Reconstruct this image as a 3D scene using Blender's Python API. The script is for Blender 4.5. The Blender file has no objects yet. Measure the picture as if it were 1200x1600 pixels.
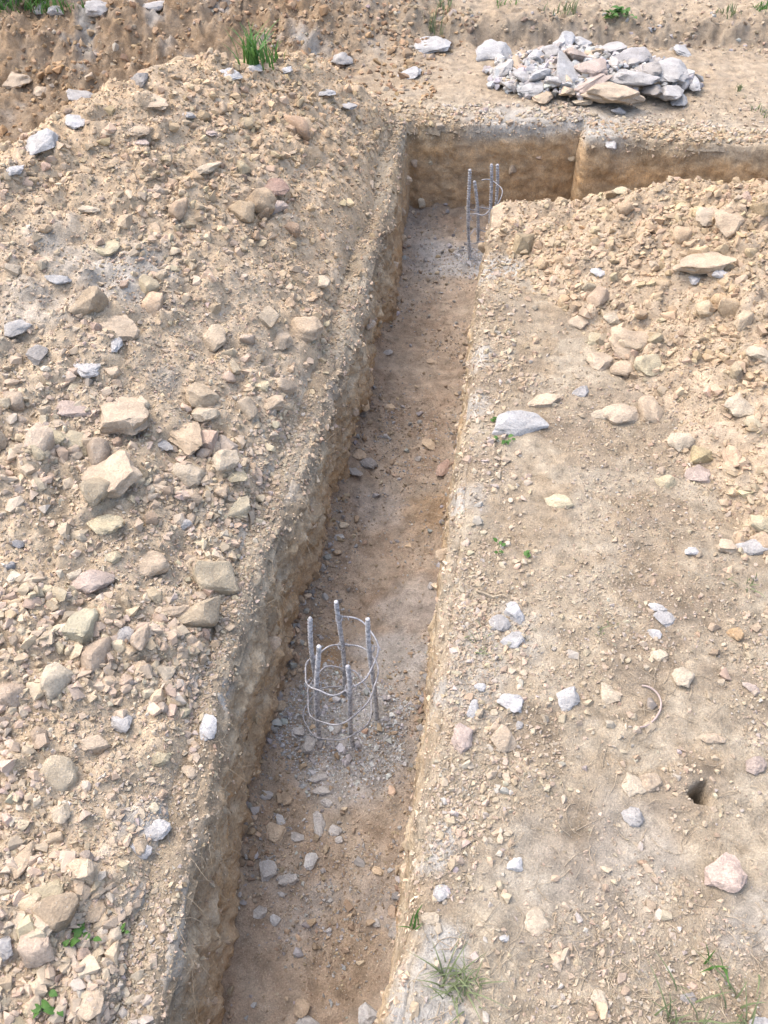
import bpy, math, random
import numpy as np
from mathutils import Matrix, Vector

# ------------------------------------------------------------------ camera, sky, sun, exposure
scn = bpy.context.scene
col = scn.collection
FPX, CAM_H = 1450.0, 1.55
PITCH, YAW = math.radians(47.33), math.radians(7.90)
HD = np.array([-math.sin(YAW), math.cos(YAW), 0.0])
RT = np.array([math.cos(YAW), math.sin(YAW), 0.0])
FW = HD * math.cos(PITCH) + np.array([0, 0, -math.sin(PITCH)])
UP = np.cross(RT, FW)
CAM = np.array([0.0, 0.0, CAM_H])
cd = bpy.data.cameras.new('camera')
cd.sensor_fit = 'VERTICAL'
cd.sensor_height = 36.0
cd.sensor_width = 27.0
cd.lens = FPX / 1600.0 * 36.0
cd.clip_start, cd.clip_end = 0.05, 500
cam = bpy.data.objects.new('camera', cd)
col.objects.link(cam)
m = Matrix.Identity(4)
for i in range(3):
    m[i][0], m[i][1], m[i][2], m[i][3] = RT[i], UP[i], -FW[i], CAM[i]
cam.matrix_world = m
scn.camera = cam

SUN_EL, SUN_AZ = math.radians(60), math.radians(-72)     # azimuth from +Y towards +X
w = bpy.data.worlds.new('World')
scn.world = w
w.use_nodes = True
nt = w.node_tree
nt.nodes.clear()
wo = nt.nodes.new('ShaderNodeOutputWorld')
bg = nt.nodes.new('ShaderNodeBackground')
sky = nt.nodes.new('ShaderNodeTexSky')
sky.sky_type = 'NISHITA'
sky.sun_disc = False
sky.sun_elevation = SUN_EL
sky.sun_rotation = SUN_AZ
sky.air_density = 0.8
sky.dust_density = 4.0
sky.ozone_density = 0.6
bg.inputs['Strength'].default_value = 0.15
nt.links.new(sky.outputs[0], bg.inputs[0])
nt.links.new(bg.outputs[0], wo.inputs[0])
sl = bpy.data.lights.new('sun', 'SUN')
sl.energy = 0.6
sl.angle = math.radians(110)
sl.color = (1.0, 0.955, 0.88)
sun = bpy.data.objects.new('sun', sl)
col.objects.link(sun)
sd_ = Vector((math.sin(SUN_AZ) * math.cos(SUN_EL), math.cos(SUN_AZ) * math.cos(SUN_EL), math.sin(SUN_EL)))
sun.rotation_euler = sd_.to_track_quat('Z', 'Y').to_euler()
sun.location = (-2, 3, 6)
scn.view_settings.view_transform = 'Standard'
scn.view_settings.look = 'None'
scn.view_settings.gamma = 1.0
scn.view_settings.use_curve_mapping = False
scn.view_settings.exposure = 1.8

rng = np.random.default_rng(7)
random.seed(7)

# ------------------------------------------------------------------ numeric helpers
PERM = np.random.default_rng(1).permutation(256).astype(np.int64)
PERM = np.concatenate([PERM, PERM])
GRAD = np.random.default_rng(2).normal(size=(256, 3))
GRAD /= np.linalg.norm(GRAD, axis=1)[:, None]


def perlin(x, y, z=0.0):
    x, y, z = np.broadcast_arrays(np.asarray(x, float), np.asarray(y, float), np.asarray(z, float))
    xi, yi, zi = np.floor(x).astype(np.int64), np.floor(y).astype(np.int64), np.floor(z).astype(np.int64)
    xf, yf, zf = x - xi, y - yi, z - zi
    u, v, t = [a * a * a * (a * (a * 6 - 15) + 10) for a in (xf, yf, zf)]
    out = 0.0
    for dx in (0, 1):
        for dy in (0, 1):
            for dz in (0, 1):
                h = PERM[PERM[PERM[(xi + dx) & 255] + ((yi + dy) & 255)] + ((zi + dz) & 255)]
                g = GRAD[h]
                d = g[..., 0] * (xf - dx) + g[..., 1] * (yf - dy) + g[..., 2] * (zf - dz)
                out = out + d * (u if dx else 1 - u) * (v if dy else 1 - v) * (t if dz else 1 - t)
    return out * 1.5


def fbm(x, y, z=0.0, o=4, g=0.5):
    s, a, f = 0.0, 1.0, 1.0
    for k in range(o):
        s = s + a * perlin(np.asarray(x) * f + 17.3 * k, np.asarray(y) * f - 9.1 * k, np.asarray(z) * f + 3.7 * k)
        a *= g
        f *= 2.03
    return s


def sst(a, b, x):
    t = np.clip((np.asarray(x, float) - a) / (b - a), 0, 1)
    return t * t * (3 - 2 * t)


def un(px, py, z=0.0):
    d = FW + RT * (px - 600) / FPX - UP * (py - 800) / FPX
    return CAM + d * ((z - CAM_H) / d[2])


def proj(p):
    q = np.asarray(p) - CAM
    zc = q @ FW
    return 600 + FPX * (q @ RT) / zc, 800 - FPX * (q @ UP) / zc


def mesh_from(name, V, F, C=None, smooth=True):
    """V (n,3), F (m,3|4) arrays, C (n,3) colours"""
    me = bpy.data.meshes.new(name)
    V = np.ascontiguousarray(V, np.float32)
    F = np.ascontiguousarray(F, np.int32)
    k = F.shape[1]
    me.vertices.add(len(V))
    me.vertices.foreach_set('co', V.ravel())
    me.loops.add(F.size)
    me.loops.foreach_set('vertex_index', F.ravel())
    me.polygons.add(len(F))
    me.polygons.foreach_set('loop_start', np.arange(0, F.size, k, dtype=np.int32))
    if C is not None:
        a = me.color_attributes.new('Col', 'FLOAT_COLOR', 'POINT')
        c4 = np.ones((len(V), 4), np.float32)
        c4[:, :3] = C
        a.data.foreach_set('color', c4.ravel())
    me.update(calc_edges=True)
    me.polygons.foreach_set('use_smooth', np.full(len(F), smooth, bool))
    return me


def link(name, me, mat=None, parent=None, label=None, cat=None, group=None, kind=None, loc=None):
    o = bpy.data.objects.new(name, me)
    col.objects.link(o)
    if mat is not None and me is not None and not me.materials:
        me.materials.append(mat)
    if parent is not None:
        o.parent = parent
    if loc is not None:
        o.location = loc
    if label:
        o['label'] = label
    if cat:
        o['category'] = cat
    if group:
        o['group'] = group
    if kind:
        o['kind'] = kind
    return o


# ------------------------------------------------------------------ materials
def new_mat(name):
    mt = bpy.data.materials.new(name)
    mt.use_nodes = True
    n = mt.node_tree
    n.nodes.clear()
    out = n.nodes.new('ShaderNodeOutputMaterial')
    b = n.nodes.new('ShaderNodeBsdfPrincipled')
    n.links.new(b.outputs[0], out.inputs[0])
    return mt, n, b


def noise_node(n, scale, detail=6, rough=0.6, vec=None):
    t = n.nodes.new('ShaderNodeTexNoise')
    t.inputs['Scale'].default_value = scale
    t.inputs['Detail'].default_value = detail
    t.inputs['Roughness'].default_value = rough
    if vec is not None:
        n.links.new(vec, t.inputs['Vector'])
    return t


def mapr(n, val, a, b, c, d):
    r = n.nodes.new('ShaderNodeMapRange')
    r.inputs[1].default_value, r.inputs[2].default_value = a, b
    r.inputs[3].default_value, r.inputs[4].default_value = c, d
    n.links.new(val, r.inputs[0])
    return r.outputs[0]


def mixc(n, fac, a, b, mode='MIX'):
    x = n.nodes.new('ShaderNodeMix')
    x.data_type = 'RGBA'
    x.blend_type = mode
    for s, v in ((x.inputs[0], fac), (x.inputs[6], a), (x.inputs[7], b)):
        if hasattr(v, 'is_output') or isinstance(v, bpy.types.NodeSocket):
            n.links.new(v, s)
        elif isinstance(v, (int, float)):
            s.default_value = v
        else:
            s.default_value = (*v, 1)
    return x.outputs[2]


def earth_mat(name, source, var=0.35, bump=0.5, fine=260, speck=True, rough=0.95, stretch=None):
    mt, n, b = new_mat(name)
    tc = n.nodes.new('ShaderNodeTexCoord')
    vec = n.nodes.new('ShaderNodeNewGeometry').outputs['Position']
    if stretch:
        mp = n.nodes.new('ShaderNodeMapping')
        mp.inputs['Scale'].default_value = stretch
        n.links.new(vec, mp.inputs[0])
        vec = mp.outputs[0]
    if source == 'attr':
        a = n.nodes.new('ShaderNodeVertexColor')
        a.layer_name = 'Col'
        base = a.outputs[0]
    else:
        a = n.nodes.new('ShaderNodeObjectInfo')
        base = a.outputs['Color']
        # shift the pattern from stone to stone
        vm = n.nodes.new('ShaderNodeVectorMath')
        vm.operation = 'ADD'
        n.links.new(vec, vm.inputs[0])
        mm = n.nodes.new('ShaderNodeMath')
        mm.operation = 'MULTIPLY'
        mm.inputs[1].default_value = 37.0
        n.links.new(a.outputs['Random'], mm.inputs[0])
        n.links.new(mm.outputs[0], vm.inputs[1])
        vec = vm.outputs[0]
    n1 = noise_node(n, fine * 0.09, 8, 0.65, vec)
    n2 = noise_node(n, fine, 5, 0.7, vec)
    f1 = mapr(n, n1.outputs[0], 0.3, 0.7, 1 - var, 1 + var)
    f2 = mapr(n, n2.outputs[0], 0.3, 0.7, 1 - var * 0.8, 1 + var * 0.8)
    ml = n.nodes.new('ShaderNodeMath')
    ml.operation = 'MULTIPLY'
    n.links.new(f1, ml.inputs[0])
    n.links.new(f2, ml.inputs[1])
    cv = n.nodes.new('ShaderNodeVectorMath')
    cv.operation = 'SCALE'
    n.links.new(base, cv.inputs[0])
    n.links.new(ml.outputs[0], cv.inputs['Scale'])
    c = cv.outputs[0]
    # warm / grey drift
    n3 = noise_node(n, fine * 0.03, 4, 0.6, vec)
    c = mixc(n, mapr(n, n3.outputs[0], 0.45, 0.75, 0.0, 0.3), c, (0.36, 0.325, 0.265))
    if speck:
        vo = n.nodes.new('ShaderNodeTexVoronoi')
        vo.inputs['Scale'].default_value = fine * 0.8
        n.links.new(vec, vo.inputs['Vector'])
        sp = mapr(n, vo.outputs['Distance'], 0.16, 0.30, 0.5, 0.0)
        sep = n.nodes.new('ShaderNodeSeparateColor')
        n.links.new(vo.outputs['Color'], sep.inputs[0])
        sel = mapr(n, sep.outputs[0], 0.62, 0.70, 0.0, 1.0)
        mu = n.nodes.new('ShaderNodeMath')
        mu.operation = 'MULTIPLY'
        n.links.new(sp, mu.inputs[0])
        n.links.new(sel, mu.inputs[1])
        c = mixc(n, mu.outputs[0], c, (0.46, 0.43, 0.37))
    n.links.new(c, b.inputs['Base Color'])
    b.inputs['Roughness'].default_value = rough
    b.inputs['Specular IOR Level'].default_value = 0.15
    ad = n.nodes.new('ShaderNodeMath')
    ad.operation = 'ADD'
    n.links.new(mapr(n, n1.outputs[0], 0, 1, 0, 2.2), ad.inputs[0])
    n.links.new(mapr(n, n2.outputs[0], 0, 1, 0, 0.8), ad.inputs[1])
    bp = n.nodes.new('ShaderNodeBump')
    bp.inputs['Strength'].default_value = bump
    bp.inputs['Distance'].default_value = 0.006
    n.links.new(ad.outputs[0], bp.inputs['Height'])
    n.links.new(bp.outputs[0], b.inputs['Normal'])
    return mt


M_SOIL = earth_mat('soil', 'attr', 0.40, 1.0, 300)
M_WALL = earth_mat('cut_soil', 'attr', 0.36, 1.0, 230, stretch=(1.0, 0.7, 0.8))
M_PEB = earth_mat('pebble', 'attr', 0.22, 0.5, 330, speck=False)
M_ROCK = earth_mat('rock', 'object', 0.30, 0.9, 230, speck=True)


def plain_mat(name, c, rough=0.7, metal=0.0, var=0.25, scale=120):
    mt, n, b = new_mat(name)
    tc = n.nodes.new('ShaderNodeTexCoord')
    nn = noise_node(n, scale, 5, 0.65, tc.outputs['Object'])
    c1 = tuple(x * (1 - var) for x in c)
    c2 = tuple(min(1, x * (1 + var)) for x in c)
    cc = mixc(n, mapr(n, nn.outputs[0], 0.3, 0.7, 0, 1), c1, c2)
    n.links.new(cc, b.inputs['Base Color'])
    b.inputs['Roughness'].default_value = rough
    b.inputs['Metallic'].default_value = metal
    b.inputs['Specular IOR Level'].default_value = 0.3
    return mt


M_STEEL = plain_mat('dusty_rebar_steel', (0.33, 0.33, 0.335), 0.7, 0.15, 0.7, 110)
M_WIRE = plain_mat('tie_wire_steel', (0.25, 0.25, 0.26), 0.65, 0.2, 0.5, 120)
M_STRAW = plain_mat('dry_root', (0.33, 0.27, 0.19), 0.9, 0, 0.35, 60)
M_TUBE = plain_mat('faded_tube', (0.34, 0.27, 0.235), 0.6, 0, 0.2, 80)


def leaf_mat(name, c):
    mt, n, b = new_mat(name)
    tc = n.nodes.new('ShaderNodeTexCoord')
    nn = noise_node(n, 40, 3, 0.6, tc.outputs['Object'])
    cc = mixc(n, mapr(n, nn.outputs[0], 0.3, 0.7, 0, 1), tuple(x * 0.7 for x in c), tuple(x * 1.3 for x in c))
    n.links.new(cc, b.inputs['Base Color'])
    b.inputs['Roughness'].default_value = 0.55
    b.inputs['Specular IOR Level'].default_value = 0.3
    tr = n.nodes.new('ShaderNodeBsdfTranslucent')
    n.links.new(cc, tr.inputs[0])
    mx = n.nodes.new('ShaderNodeMixShader')
    mx.inputs[0].default_value = 0.3
    out = [q for q in n.nodes if q.type == 'OUTPUT_MATERIAL'][0]
    n.links.new(b.outputs[0], mx.inputs[1])
    n.links.new(tr.outputs[0], mx.inputs[2])
    n.links.new(mx.outputs[0], out.inputs[0])
    return mt


M_LEAF = leaf_mat('grass_blade', (0.075, 0.165, 0.035))
M_LEAF2 = leaf_mat('dusty_grass_blade', (0.15, 0.18, 0.085))

# ------------------------------------------------------------------ the lie of the land
DEPTH = 0.36
OUT_L = [(-1.5, -0.39), (0.34, -0.392), (0.6, -0.412), (0.93, -0.445), (1.28, -0.435), (1.6, -0.41), (2.07, -0.386),
         (2.65, -0.37), (3.1, -0.385), (3.38, -0.38)]                                         # (y, x)
OUT_F = [(-0.38, 3.38), (-0.05, 3.43), (0.275, 3.48), (0.295, 3.385), (0.6, 3.385), (0.95, 3.375), (2.5, 3.34)]   # (x, y)
INN_R = [(-1.5, -0.03), (0.39, -0.03), (1.0, -0.024), (1.34, -0.024), (1.7, -0.029), (2.2, -0.03), (2.72, -0.03)]
INN_N = [(0.02, 2.845), (0.28, 2.86), (0.6, 2.87), (2.5, 2.9)]


def ip(tab, t):
    a = np.array(tab)
    return np.interp(t, a[:, 0], a[:, 1])


def trench_in(x, y):
    """how far inside the L-shaped trench a point lies (negative outside)"""
    wob = 0.012 * perlin(x * 6, y * 6, 4.4) + 0.006 * perlin(x * 19, y * 19, 1.4)
    xl, xr, yf, yn = ip(OUT_L, y), ip(INN_R, y), ip(OUT_F, x), ip(INN_N, x)
    a = np.minimum(np.minimum(x - xl, xr - x), np.minimum(yf - y, y + 1.5))
    b = np.minimum(np.minimum(x - xl, 2.5 - x), np.minimum(yf - y, y - yn))
    return np.maximum(a, b) + wob * 0.3


def ground_z(x, y):
    z = 0.016 * fbm(x * 1.7, y * 1.7, 0.3, 3) + 0.007 * fbm(x * 9, y * 9, 5.1, 4, 0.55)
    z = z + 0.0035 * fbm(x * 45, y * 45, 2.2, 3, 0.6)
    # bank behind: rough slope on the left, low eroded step on the right
    wl = 1 - sst(-0.95, -0.25, x + 0.15 * perlin(x * 2, y * 2, 7))
    rough = 0.055 * fbm(x * 5, y * 5, 8.8, 4, 0.6) + 0.035 * np.abs(fbm(x * 15, y * 15, 2.8, 4, 0.65))
    yl = np.clip(y - 3.75 - 0.25 * (x + 1.0), 0, 1.3)
    ditch = -0.16 * np.exp(-((y - 3.2 - 0.55 * (x + 1.7)) / 0.28) ** 2) * (1 - sst(-1.3, -0.75, x))
    bl = 0.42 * yl + rough * sst(3.2, 3.9, y + 0.3 * (-1.2 - x))
    ys = 4.24 + 0.1 * x + 0.045 * perlin(x * 3.1, 0.5, 1.7) + 0.02 * perlin(x * 13, 0.5, 2.7)
    br = (0.038 + 0.03 * perlin(x * 2.3, 3.1, 5)) * sst(ys - 0.03, ys + 0.05, y) + 0.07 * np.clip(y - ys, 0, 2.0) + 0.5 * rough * np.exp(-((y - ys) / 0.14) ** 2) + 0.25 * rough * sst(ys - 0.1, ys + 0.05, y)
    br = br - 0.02 * np.exp(-((y - ys + 0.05) / 0.05) ** 2)
    far = sst(-9.0, 3.0, y) * 0
    z = z + wl * (bl + ditch) + (1 - wl) * br + far
    # slightly sunken lip beside the cut, rubble apron
    return z


def heap_l(x, y):
    dx = np.clip(ip(OUT_L, y) - 0.035 - x + 0.025 * perlin(y * 3, 0.2, 3.3), 0, None)
    A = np.interp(y, [-1.5, 0.0, 0.6, 1.5, 2.5, 3.5], [0.10, 0.13, 0.18, 0.34, 0.56, 0.60])
    front = A * (1 - np.exp(-dx / 0.47))
    cx = [-2.4, -2.0, -1.6, -1.30, -1.22, -1.10, -0.95, -0.83, -0.72, -0.61, -0.51, -0.40]
    cy = [0.3, 0.7, 1.4, 2.13, 2.42, 2.72, 2.87, 2.98, 3.13, 3.20, 3.27, 3.33]
    cz = [0.40, 0.42, 0.43, 0.42, 0.42, 0.40, 0.39, 0.37, 0.33, 0.26, 0.18, 0.06]
    yc = np.interp(x, cx, cy)
    sl = np.clip((np.interp(x + 0.1, cx, cy) - np.interp(x - 0.1, cx, cy)) / 0.2, 0, 3)
    dd = (y - yc) / np.sqrt(1 + sl * sl)
    back = np.interp(x, cx, cz) - 0.85 * (dd + 0.05 * fbm(x * 4, y * 4, 1.5, 3))
    k = 0.05
    h = np.clip(0.5 + 0.5 * (back - front) / k, 0, 1)
    z = back + (front - back) * h - k * h * (1 - h)
    amp = sst(0.0, 0.08, z)
    z = z + amp * (0.022 * fbm(x * 3.3, y * 3.3, 6.0, 3) + 0.016 * fbm(x * 14, y * 14, 2.0, 4, 0.6) + 0.006 * np.abs(fbm(x * 55, y * 55, 4.0, 2, 0.6)))
    z = z - 0.03 * (1 - sst(0.0, 0.05, dx)) - 0.004
    z = z + 0.15 * np.minimum(0, y + 1.2)
    return z


def heap_r(x, y):
    # toe line runs from (0.03, 2.6) over (0.4, 1.9) to (0.78, 1.1)
    d = ((x - 0.05) * 0.875 + (y - 2.6) * 0.485) + 0.07 * fbm(x * 3, y * 3, 9.0, 3) + 0.02
    front = 0.36 * np.clip(d, -0.3, None)
    front = np.where(d > 0, 0.39 * (1 - np.exp(-1.2 * np.clip(d, 0, None))), front)
    back = (2.81 + 0.02 * perlin(x * 5, 1.0, 2.0) - y) * 1.8
    cap = 0.05 + 0.36 * sst(0.12, 0.95, x)
    cap = np.where(x > 1.5, cap - 0.25 * (x - 1.5), cap)
    k = 0.04
    z = front
    for lim in (back, cap):
        h = np.clip(0.5 + 0.5 * (lim - z) / k, 0, 1)
        z = lim + (z - lim) * h - k * h * (1 - h)
    amp = sst(0.0, 0.06, z)
    return z + amp * (0.016 * fbm(x * 4, y * 4, 3.0, 3) + 0.014 * fbm(x * 15, y * 15, 5.0, 4, 0.6) + 0.006 * np.abs(fbm(x * 55, y * 55, 7.0, 2, 0.6))) - 0.006


PILE_N = un(540, 1118, -0.34)        # centre of the near pile head
PILE_F = un(752, 392, -0.34)


def floor_z(x, y):
    e = trench_in(x, y)
    z = -DEPTH + 0.012 * fbm(x * 5, y * 5, 1.0, 3) + 0.006 * fbm(x * 22, y * 22, 3.0, 4, 0.6)
    z = z + 0.055 * np.exp(-np.clip(e, 0, 1) / 0.035) * (0.6 + 0.8 * np.clip(fbm(x * 7, y * 7, 4.0, 2) + 0.3, 0, 1))
    for p in (PILE_N, PILE_F):
        r = np.hypot(x - p[0], y - p[1])
        z = z + 0.022 * (1 - sst(0.05, 0.16, r + 0.03 * perlin(x * 15, y * 15, 2)))
    return z


def graded(a, b, s0, s1, core0, core1):
    """steps s0..s1 between core0 and core1, growing outside"""
    out = [core0]
    while out[-1] < core1:
        t = (out[-1] - core0) / (core1 - core0)
        out.append(out[-1] + s0 + (s1 - s0) * t)
    s = s1
    while out[-1] < b:
        s *= 1.16
        out.append(out[-1] + s)
    lo = []
    v, s = core0, s0
    while v > a:
        s *= 1.16
        v -= s
        lo.append(v)
    return np.array(lo[::-1] + out)


class Field:
    def __init__(self, xs, ys, fn):
        self.xs, self.ys = xs, ys
        self.X, self.Y = np.meshgrid(xs, ys)
        self.Z = fn(self.X, self.Y)

    def at(self, x, y):
        x, y = np.asarray(x, float), np.asarray(y, float)
        i = np.clip(np.searchsorted(self.xs, x) - 1, 0, len(self.xs) - 2)
        j = np.clip(np.searchsorted(self.ys, y) - 1, 0, len(self.ys) - 2)
        u = np.clip((x - self.xs[i]) / (self.xs[i + 1] - self.xs[i]), 0, 1)
        v = np.clip((y - self.ys[j]) / (self.ys[j + 1] - self.ys[j]), 0, 1)
        Z = self.Z
        z = (Z[j, i] * (1 - u) + Z[j, i + 1] * u) * (1 - v) + (Z[j + 1, i] * (1 - u) + Z[j + 1, i + 1] * u) * v
        out = (x < self.xs[0]) | (x > self.xs[-1]) | (y < self.ys[0]) | (y > self.ys[-1])
        return np.where(out, -9.0, z)

    def stamp(self, n, rmin, rmax, power, hgt, seed, keep=None):
        """press rounded angular clods into the height field"""
        r_ = np.random.default_rng(seed)
        for k in range(n):
            cx = r_.uniform(self.xs[0], self.xs[-1])
            cy = self.ys[0] + (self.ys[-1] - self.ys[0]) * r_.random() ** 1.4
            r = rmin * (rmax / rmin) ** (r_.random() ** power)
            if keep is not None and not keep(cx, cy):
                continue
            i0, i1 = np.searchsorted(self.xs, [cx - r, cx + r])
            j0, j1 = np.searchsorted(self.ys, [cy - r, cy + r])
            if i1 - i0 < 2 or j1 - j0 < 2:
                continue
            a = r_.uniform(0, 3.14)
            X, Y = self.X[j0:j1, i0:i1] - cx, self.Y[j0:j1, i0:i1] - cy
            u = (X * math.cos(a) + Y * math.sin(a)) / r
            v = (-X * math.sin(a) + Y * math.cos(a)) / (r * r_.uniform(0.6, 1))
            q = np.abs(u) ** 2.6 + np.abs(v) ** 2.6
            tilt = 1 + r_.uniform(-.5, .5) * u + r_.uniform(-.5, .5) * v
            self.Z[j0:j1, i0:i1] += np.where(q < 1, hgt * r * r_.uniform(.5, 1) * tilt * (1 - q) ** 0.45, 0)

    def mesh(self, name, colfn, cut=None):
        ny, nx = self.Z.shape
        V = np.stack([self.X, self.Y, self.Z], -1).reshape(-1, 3)
        idx = np.arange(ny * nx).reshape(ny, nx)
        F = np.stack([idx[:-1, :-1], idx[:-1, 1:], idx[1:, 1:], idx[1:, :-1]], -1).reshape(-1, 4)
        if cut is not None:
            c = cut.reshape(-1)
            F = F[~c[F].any(axis=1)]
            used = np.zeros(len(V), bool)
            used[F.ravel()] = True
            remap = np.cumsum(used) - 1
            V, F = V[used], remap[F]
        return mesh_from(name, V, F, colfn(V[:, 0], V[:, 1], V[:, 2]))


G = Field(graded(-60, 60, 0.0092, 0.0092, -2.3, 1.5), graded(-40, 90, 0.0072, 0.014, 0.2, 4.95), ground_z)
HL = Field(graded(-2.75, -0.37, 0.0065, 0.0065, -1.75, -0.37), graded(-1.2, 3.9, 0.0058, 0.010, 0.2, 3.6), heap_l)
HR = Field(graded(-0.03, 2.4, 0.0075, 0.0075, 0.0, 1.6), graded(0.7, 2.95, 0.007, 0.009, 1.0, 2.9), heap_r)
FL = Field(np.arange(-0.50, 2.6, 0.0075), graded(-1.6, 3.5, 0.006, 0.009, 0.3, 3.48), floor_z)

# burrow-like hole in the right-hand ground
HOLE = un(1095, 1236)
r = np.hypot((G.X - HOLE[0]) * 1.0, (G.Y - HOLE[1]) * 0.8) + 0.004 * perlin(G.X * 60, G.Y * 60, 1)
G.Z += -0.20 * (1 - sst(0.011, 0.017, r)) + 0.006 * np.exp(-((r - 0.034) / 0.014) ** 2) * (1 + fbm(G.X * 40, G.Y * 40, 3, 3))
G.stamp(5200, 0.010, 0.035, 1.8, 0.22, 3, keep=lambda x, y: -2.3 < x < 1.5 and 0.2 < y < 5)
HL.stamp(7500, 0.012, 0.055, 1.9, 0.34, 4, keep=lambda x, y: trench_in(x, y) < -0.06)
HR.stamp(3200, 0.012, 0.055, 1.9, 0.34, 5)
FL.stamp(1500, 0.010, 0.03, 1.8, 0.14, 6)

TIN = trench_in(G.X, G.Y)
near_cut = np.exp(-(np.clip(-TIN, -0.05, 1) / 0.045) ** 2)
G.Z -= 0.035 * sst(-0.016, 0.012, TIN)


def surf(x, y):
    x, y = np.asarray(x, float), np.asarray(y, float)
    t = trench_in(x, y)
    up = np.maximum(G.at(x, y), np.maximum(HL.at(x, y), HR.at(x, y)))
    return np.where(t > 0.02, FL.at(x, y), up)


def hit(px, py):
    """the point of the land seen at a place in the photograph"""
    d = FW + RT * (px - 600) / FPX - UP * (py - 800) / FPX
    t = np.arange(1.0, 7.0, 0.03)
    for step in (0.03, 0.003):
        P = CAM + d * t[:, None]
        below = P[:, 2] < surf(P[:, 0], P[:, 1])
        k = int(np.argmax(below)) if below.any() else len(t) - 1
        if step == 0.03:
            t = np.arange(t[max(0, k - 1)], t[k] + 0.004, 0.003)
    p = P[k].copy()
    p[2] = float(surf(p[0], p[1]))
    return p, t[k]


# ------------------------------------------------------------------ soil colours (tuned surface by surface)
TAN = np.array([0.288, 0.226, 0.151])
PALE = np.array([0.338, 0.288, 0.212])
GREY = np.array([0.345, 0.332, 0.300])
BROWN = np.array([0.205, 0.160, 0.112])
ORANGE = np.array([0.340, 0.215, 0.105])


def mixv(c, d, t):
    return c + (np.asarray(d) - c) * np.clip(t, 0, 1)[:, None]


def blob(x, y, items, warp=0.05):
    s = np.zeros_like(x)
    wx = x + warp * fbm(x * 9, y * 9, 11.0, 3)
    wy = y + warp * fbm(x * 9, y * 9, 21.0, 3)
    for (cx, cy, r, a) in items:
        s = np.maximum(s, a * (1 - sst(0.35 * r, r, np.hypot(wx - cx, wy - cy))))
    return s


def pts(lst):
    out = []
    for (px, py, rpx, a) in lst:
        p, t = hit(px, py)
        out.append((p[0], p[1], rpx * t / FPX * 1.25, a))
    return out


grey_spots = pts([(770, 420, 40, .8), (745, 560, 34, .7), (735, 640, 30, .7), (730, 780, 36, .5), (740, 1010, 46, .6),
                  (700, 1320, 46, .8), (690, 1500, 60, .9), (680, 1580, 60, .8), (800, 985, 60, .45), (820, 1330, 60, .2),
                  (1000, 1330, 90, .35), (1180, 1440, 80, .4), (740, 1080, 60, .5), (900, 1420, 120, .25),
                  (860, 190, 90, .35), (960, 175, 100, .4), (1010, 195, 50, .2), (1150, 215, 60, .2), (740, 180, 40, .2),
                  (900, 100, 105, .8), (1010, 125, 75, .7), (800, 310, 80, .7), (900, 316, 60, .8)])
brown_spots = pts([(850, 850, 70, .25), (1000, 760, 80, .15), (1070, 940, 70, .3), (880, 640, 60, .2), (960, 900, 90, .1),
                   (660, 30, 200, .4), (880, 50, 120, .35), (1100, 55, 120, .3), (1100, 1210, 60, .4), (870, 1300, 80, .25)])


def ground_col(x, y, z):
    c = np.tile(TAN, (len(x), 1))
    n1 = fbm(x * 2.2, y * 2.2, 3.0, 4)
    n2 = fbm(x * 13, y * 13, 8.0, 4, 0.6)
    n3 = fbm(x * 6 + 0.3 * n2, y * 6, 18.0, 5, 0.6)
    c = mixv(c, PALE, 0.30 + 0.6 * n1 + 0.35 * n2)
    c = mixv(c, PALE * 1.08, sst(0.12, 0.42, n3) * 0.75)
    c = mixv(c, BROWN, sst(0.10, 0.55, -n3) * 0.6)
    c = mixv(c, BROWN, np.clip(0.5 * n2 - 0.15, 0, 0.4))
    c = mixv(c, BROWN, blob(x, y, brown_spots))
    c = mixv(c, GREY * 1.08, blob(x, y, grey_spots))
    c = mixv(c, np.array([0.345, 0.272, 0.188]), 0.7 * sst(3.4, 3.7, y) * (1 - blob(x, y, grey_spots)))
    wl = (1 - sst(-1.0, -0.3, x)) * sst(3.0, 3.5, y - 0.45 * (x + 1.2))
    c = mixv(c, np.array([0.245, 0.172, 0.104]), wl * (0.95 + 0.3 * n2))
    c = mixv(c, GREY, np.clip(fbm(x * 6, y * 6, 15.0, 3) - 0.25, 0, .8) * wl * 1.5)
    ys = 4.24 + 0.1 * x
    c = mixv(c, BROWN, (0.35 + 0.5 * n2) * np.exp(-((y - ys - .03) / 0.12) ** 2) * (1 - wl))
    return c


def heapl_col(x, y, z):
    n1 = fbm(x * 2.0, y * 2.0, 5.0, 3)
    n2 = fbm(x * 16, y * 16, 2.0, 4, 0.6)
    c = np.tile(TAN, (len(x), 1))
    c = mixv(c, np.array([0.315, 0.228, 0.140]), sst(1.5, 2.6, y) * 0.9)
    c = mixv(c * 1.55, PALE * np.array([1.5, 1.42, 1.38]), 0.3 + 0.4 * n1 + 0.4 * n2)
    c = mixv(c, BROWN, np.clip(-0.6 * n2 - 0.12, 0, 0.4))
    c = mixv(c, GREY * 1.1, blob(x, y, heap_grey))
    return c


heap_grey = pts([(190, 440, 70, .75), (100, 400, 60, .5), (60, 480, 60, .4), (250, 600, 30, .4), (430, 760, 40, .5),
                 (345, 1090, 40, .9), (240, 1300, 60, .9), (265, 1400, 60, .6), (400, 830, 30, .5), (260, 1480, 40, .5),
                 (180, 1490, 60, .3), (500, 600, 30, .4), (230, 420, 60, .6)])


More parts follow.
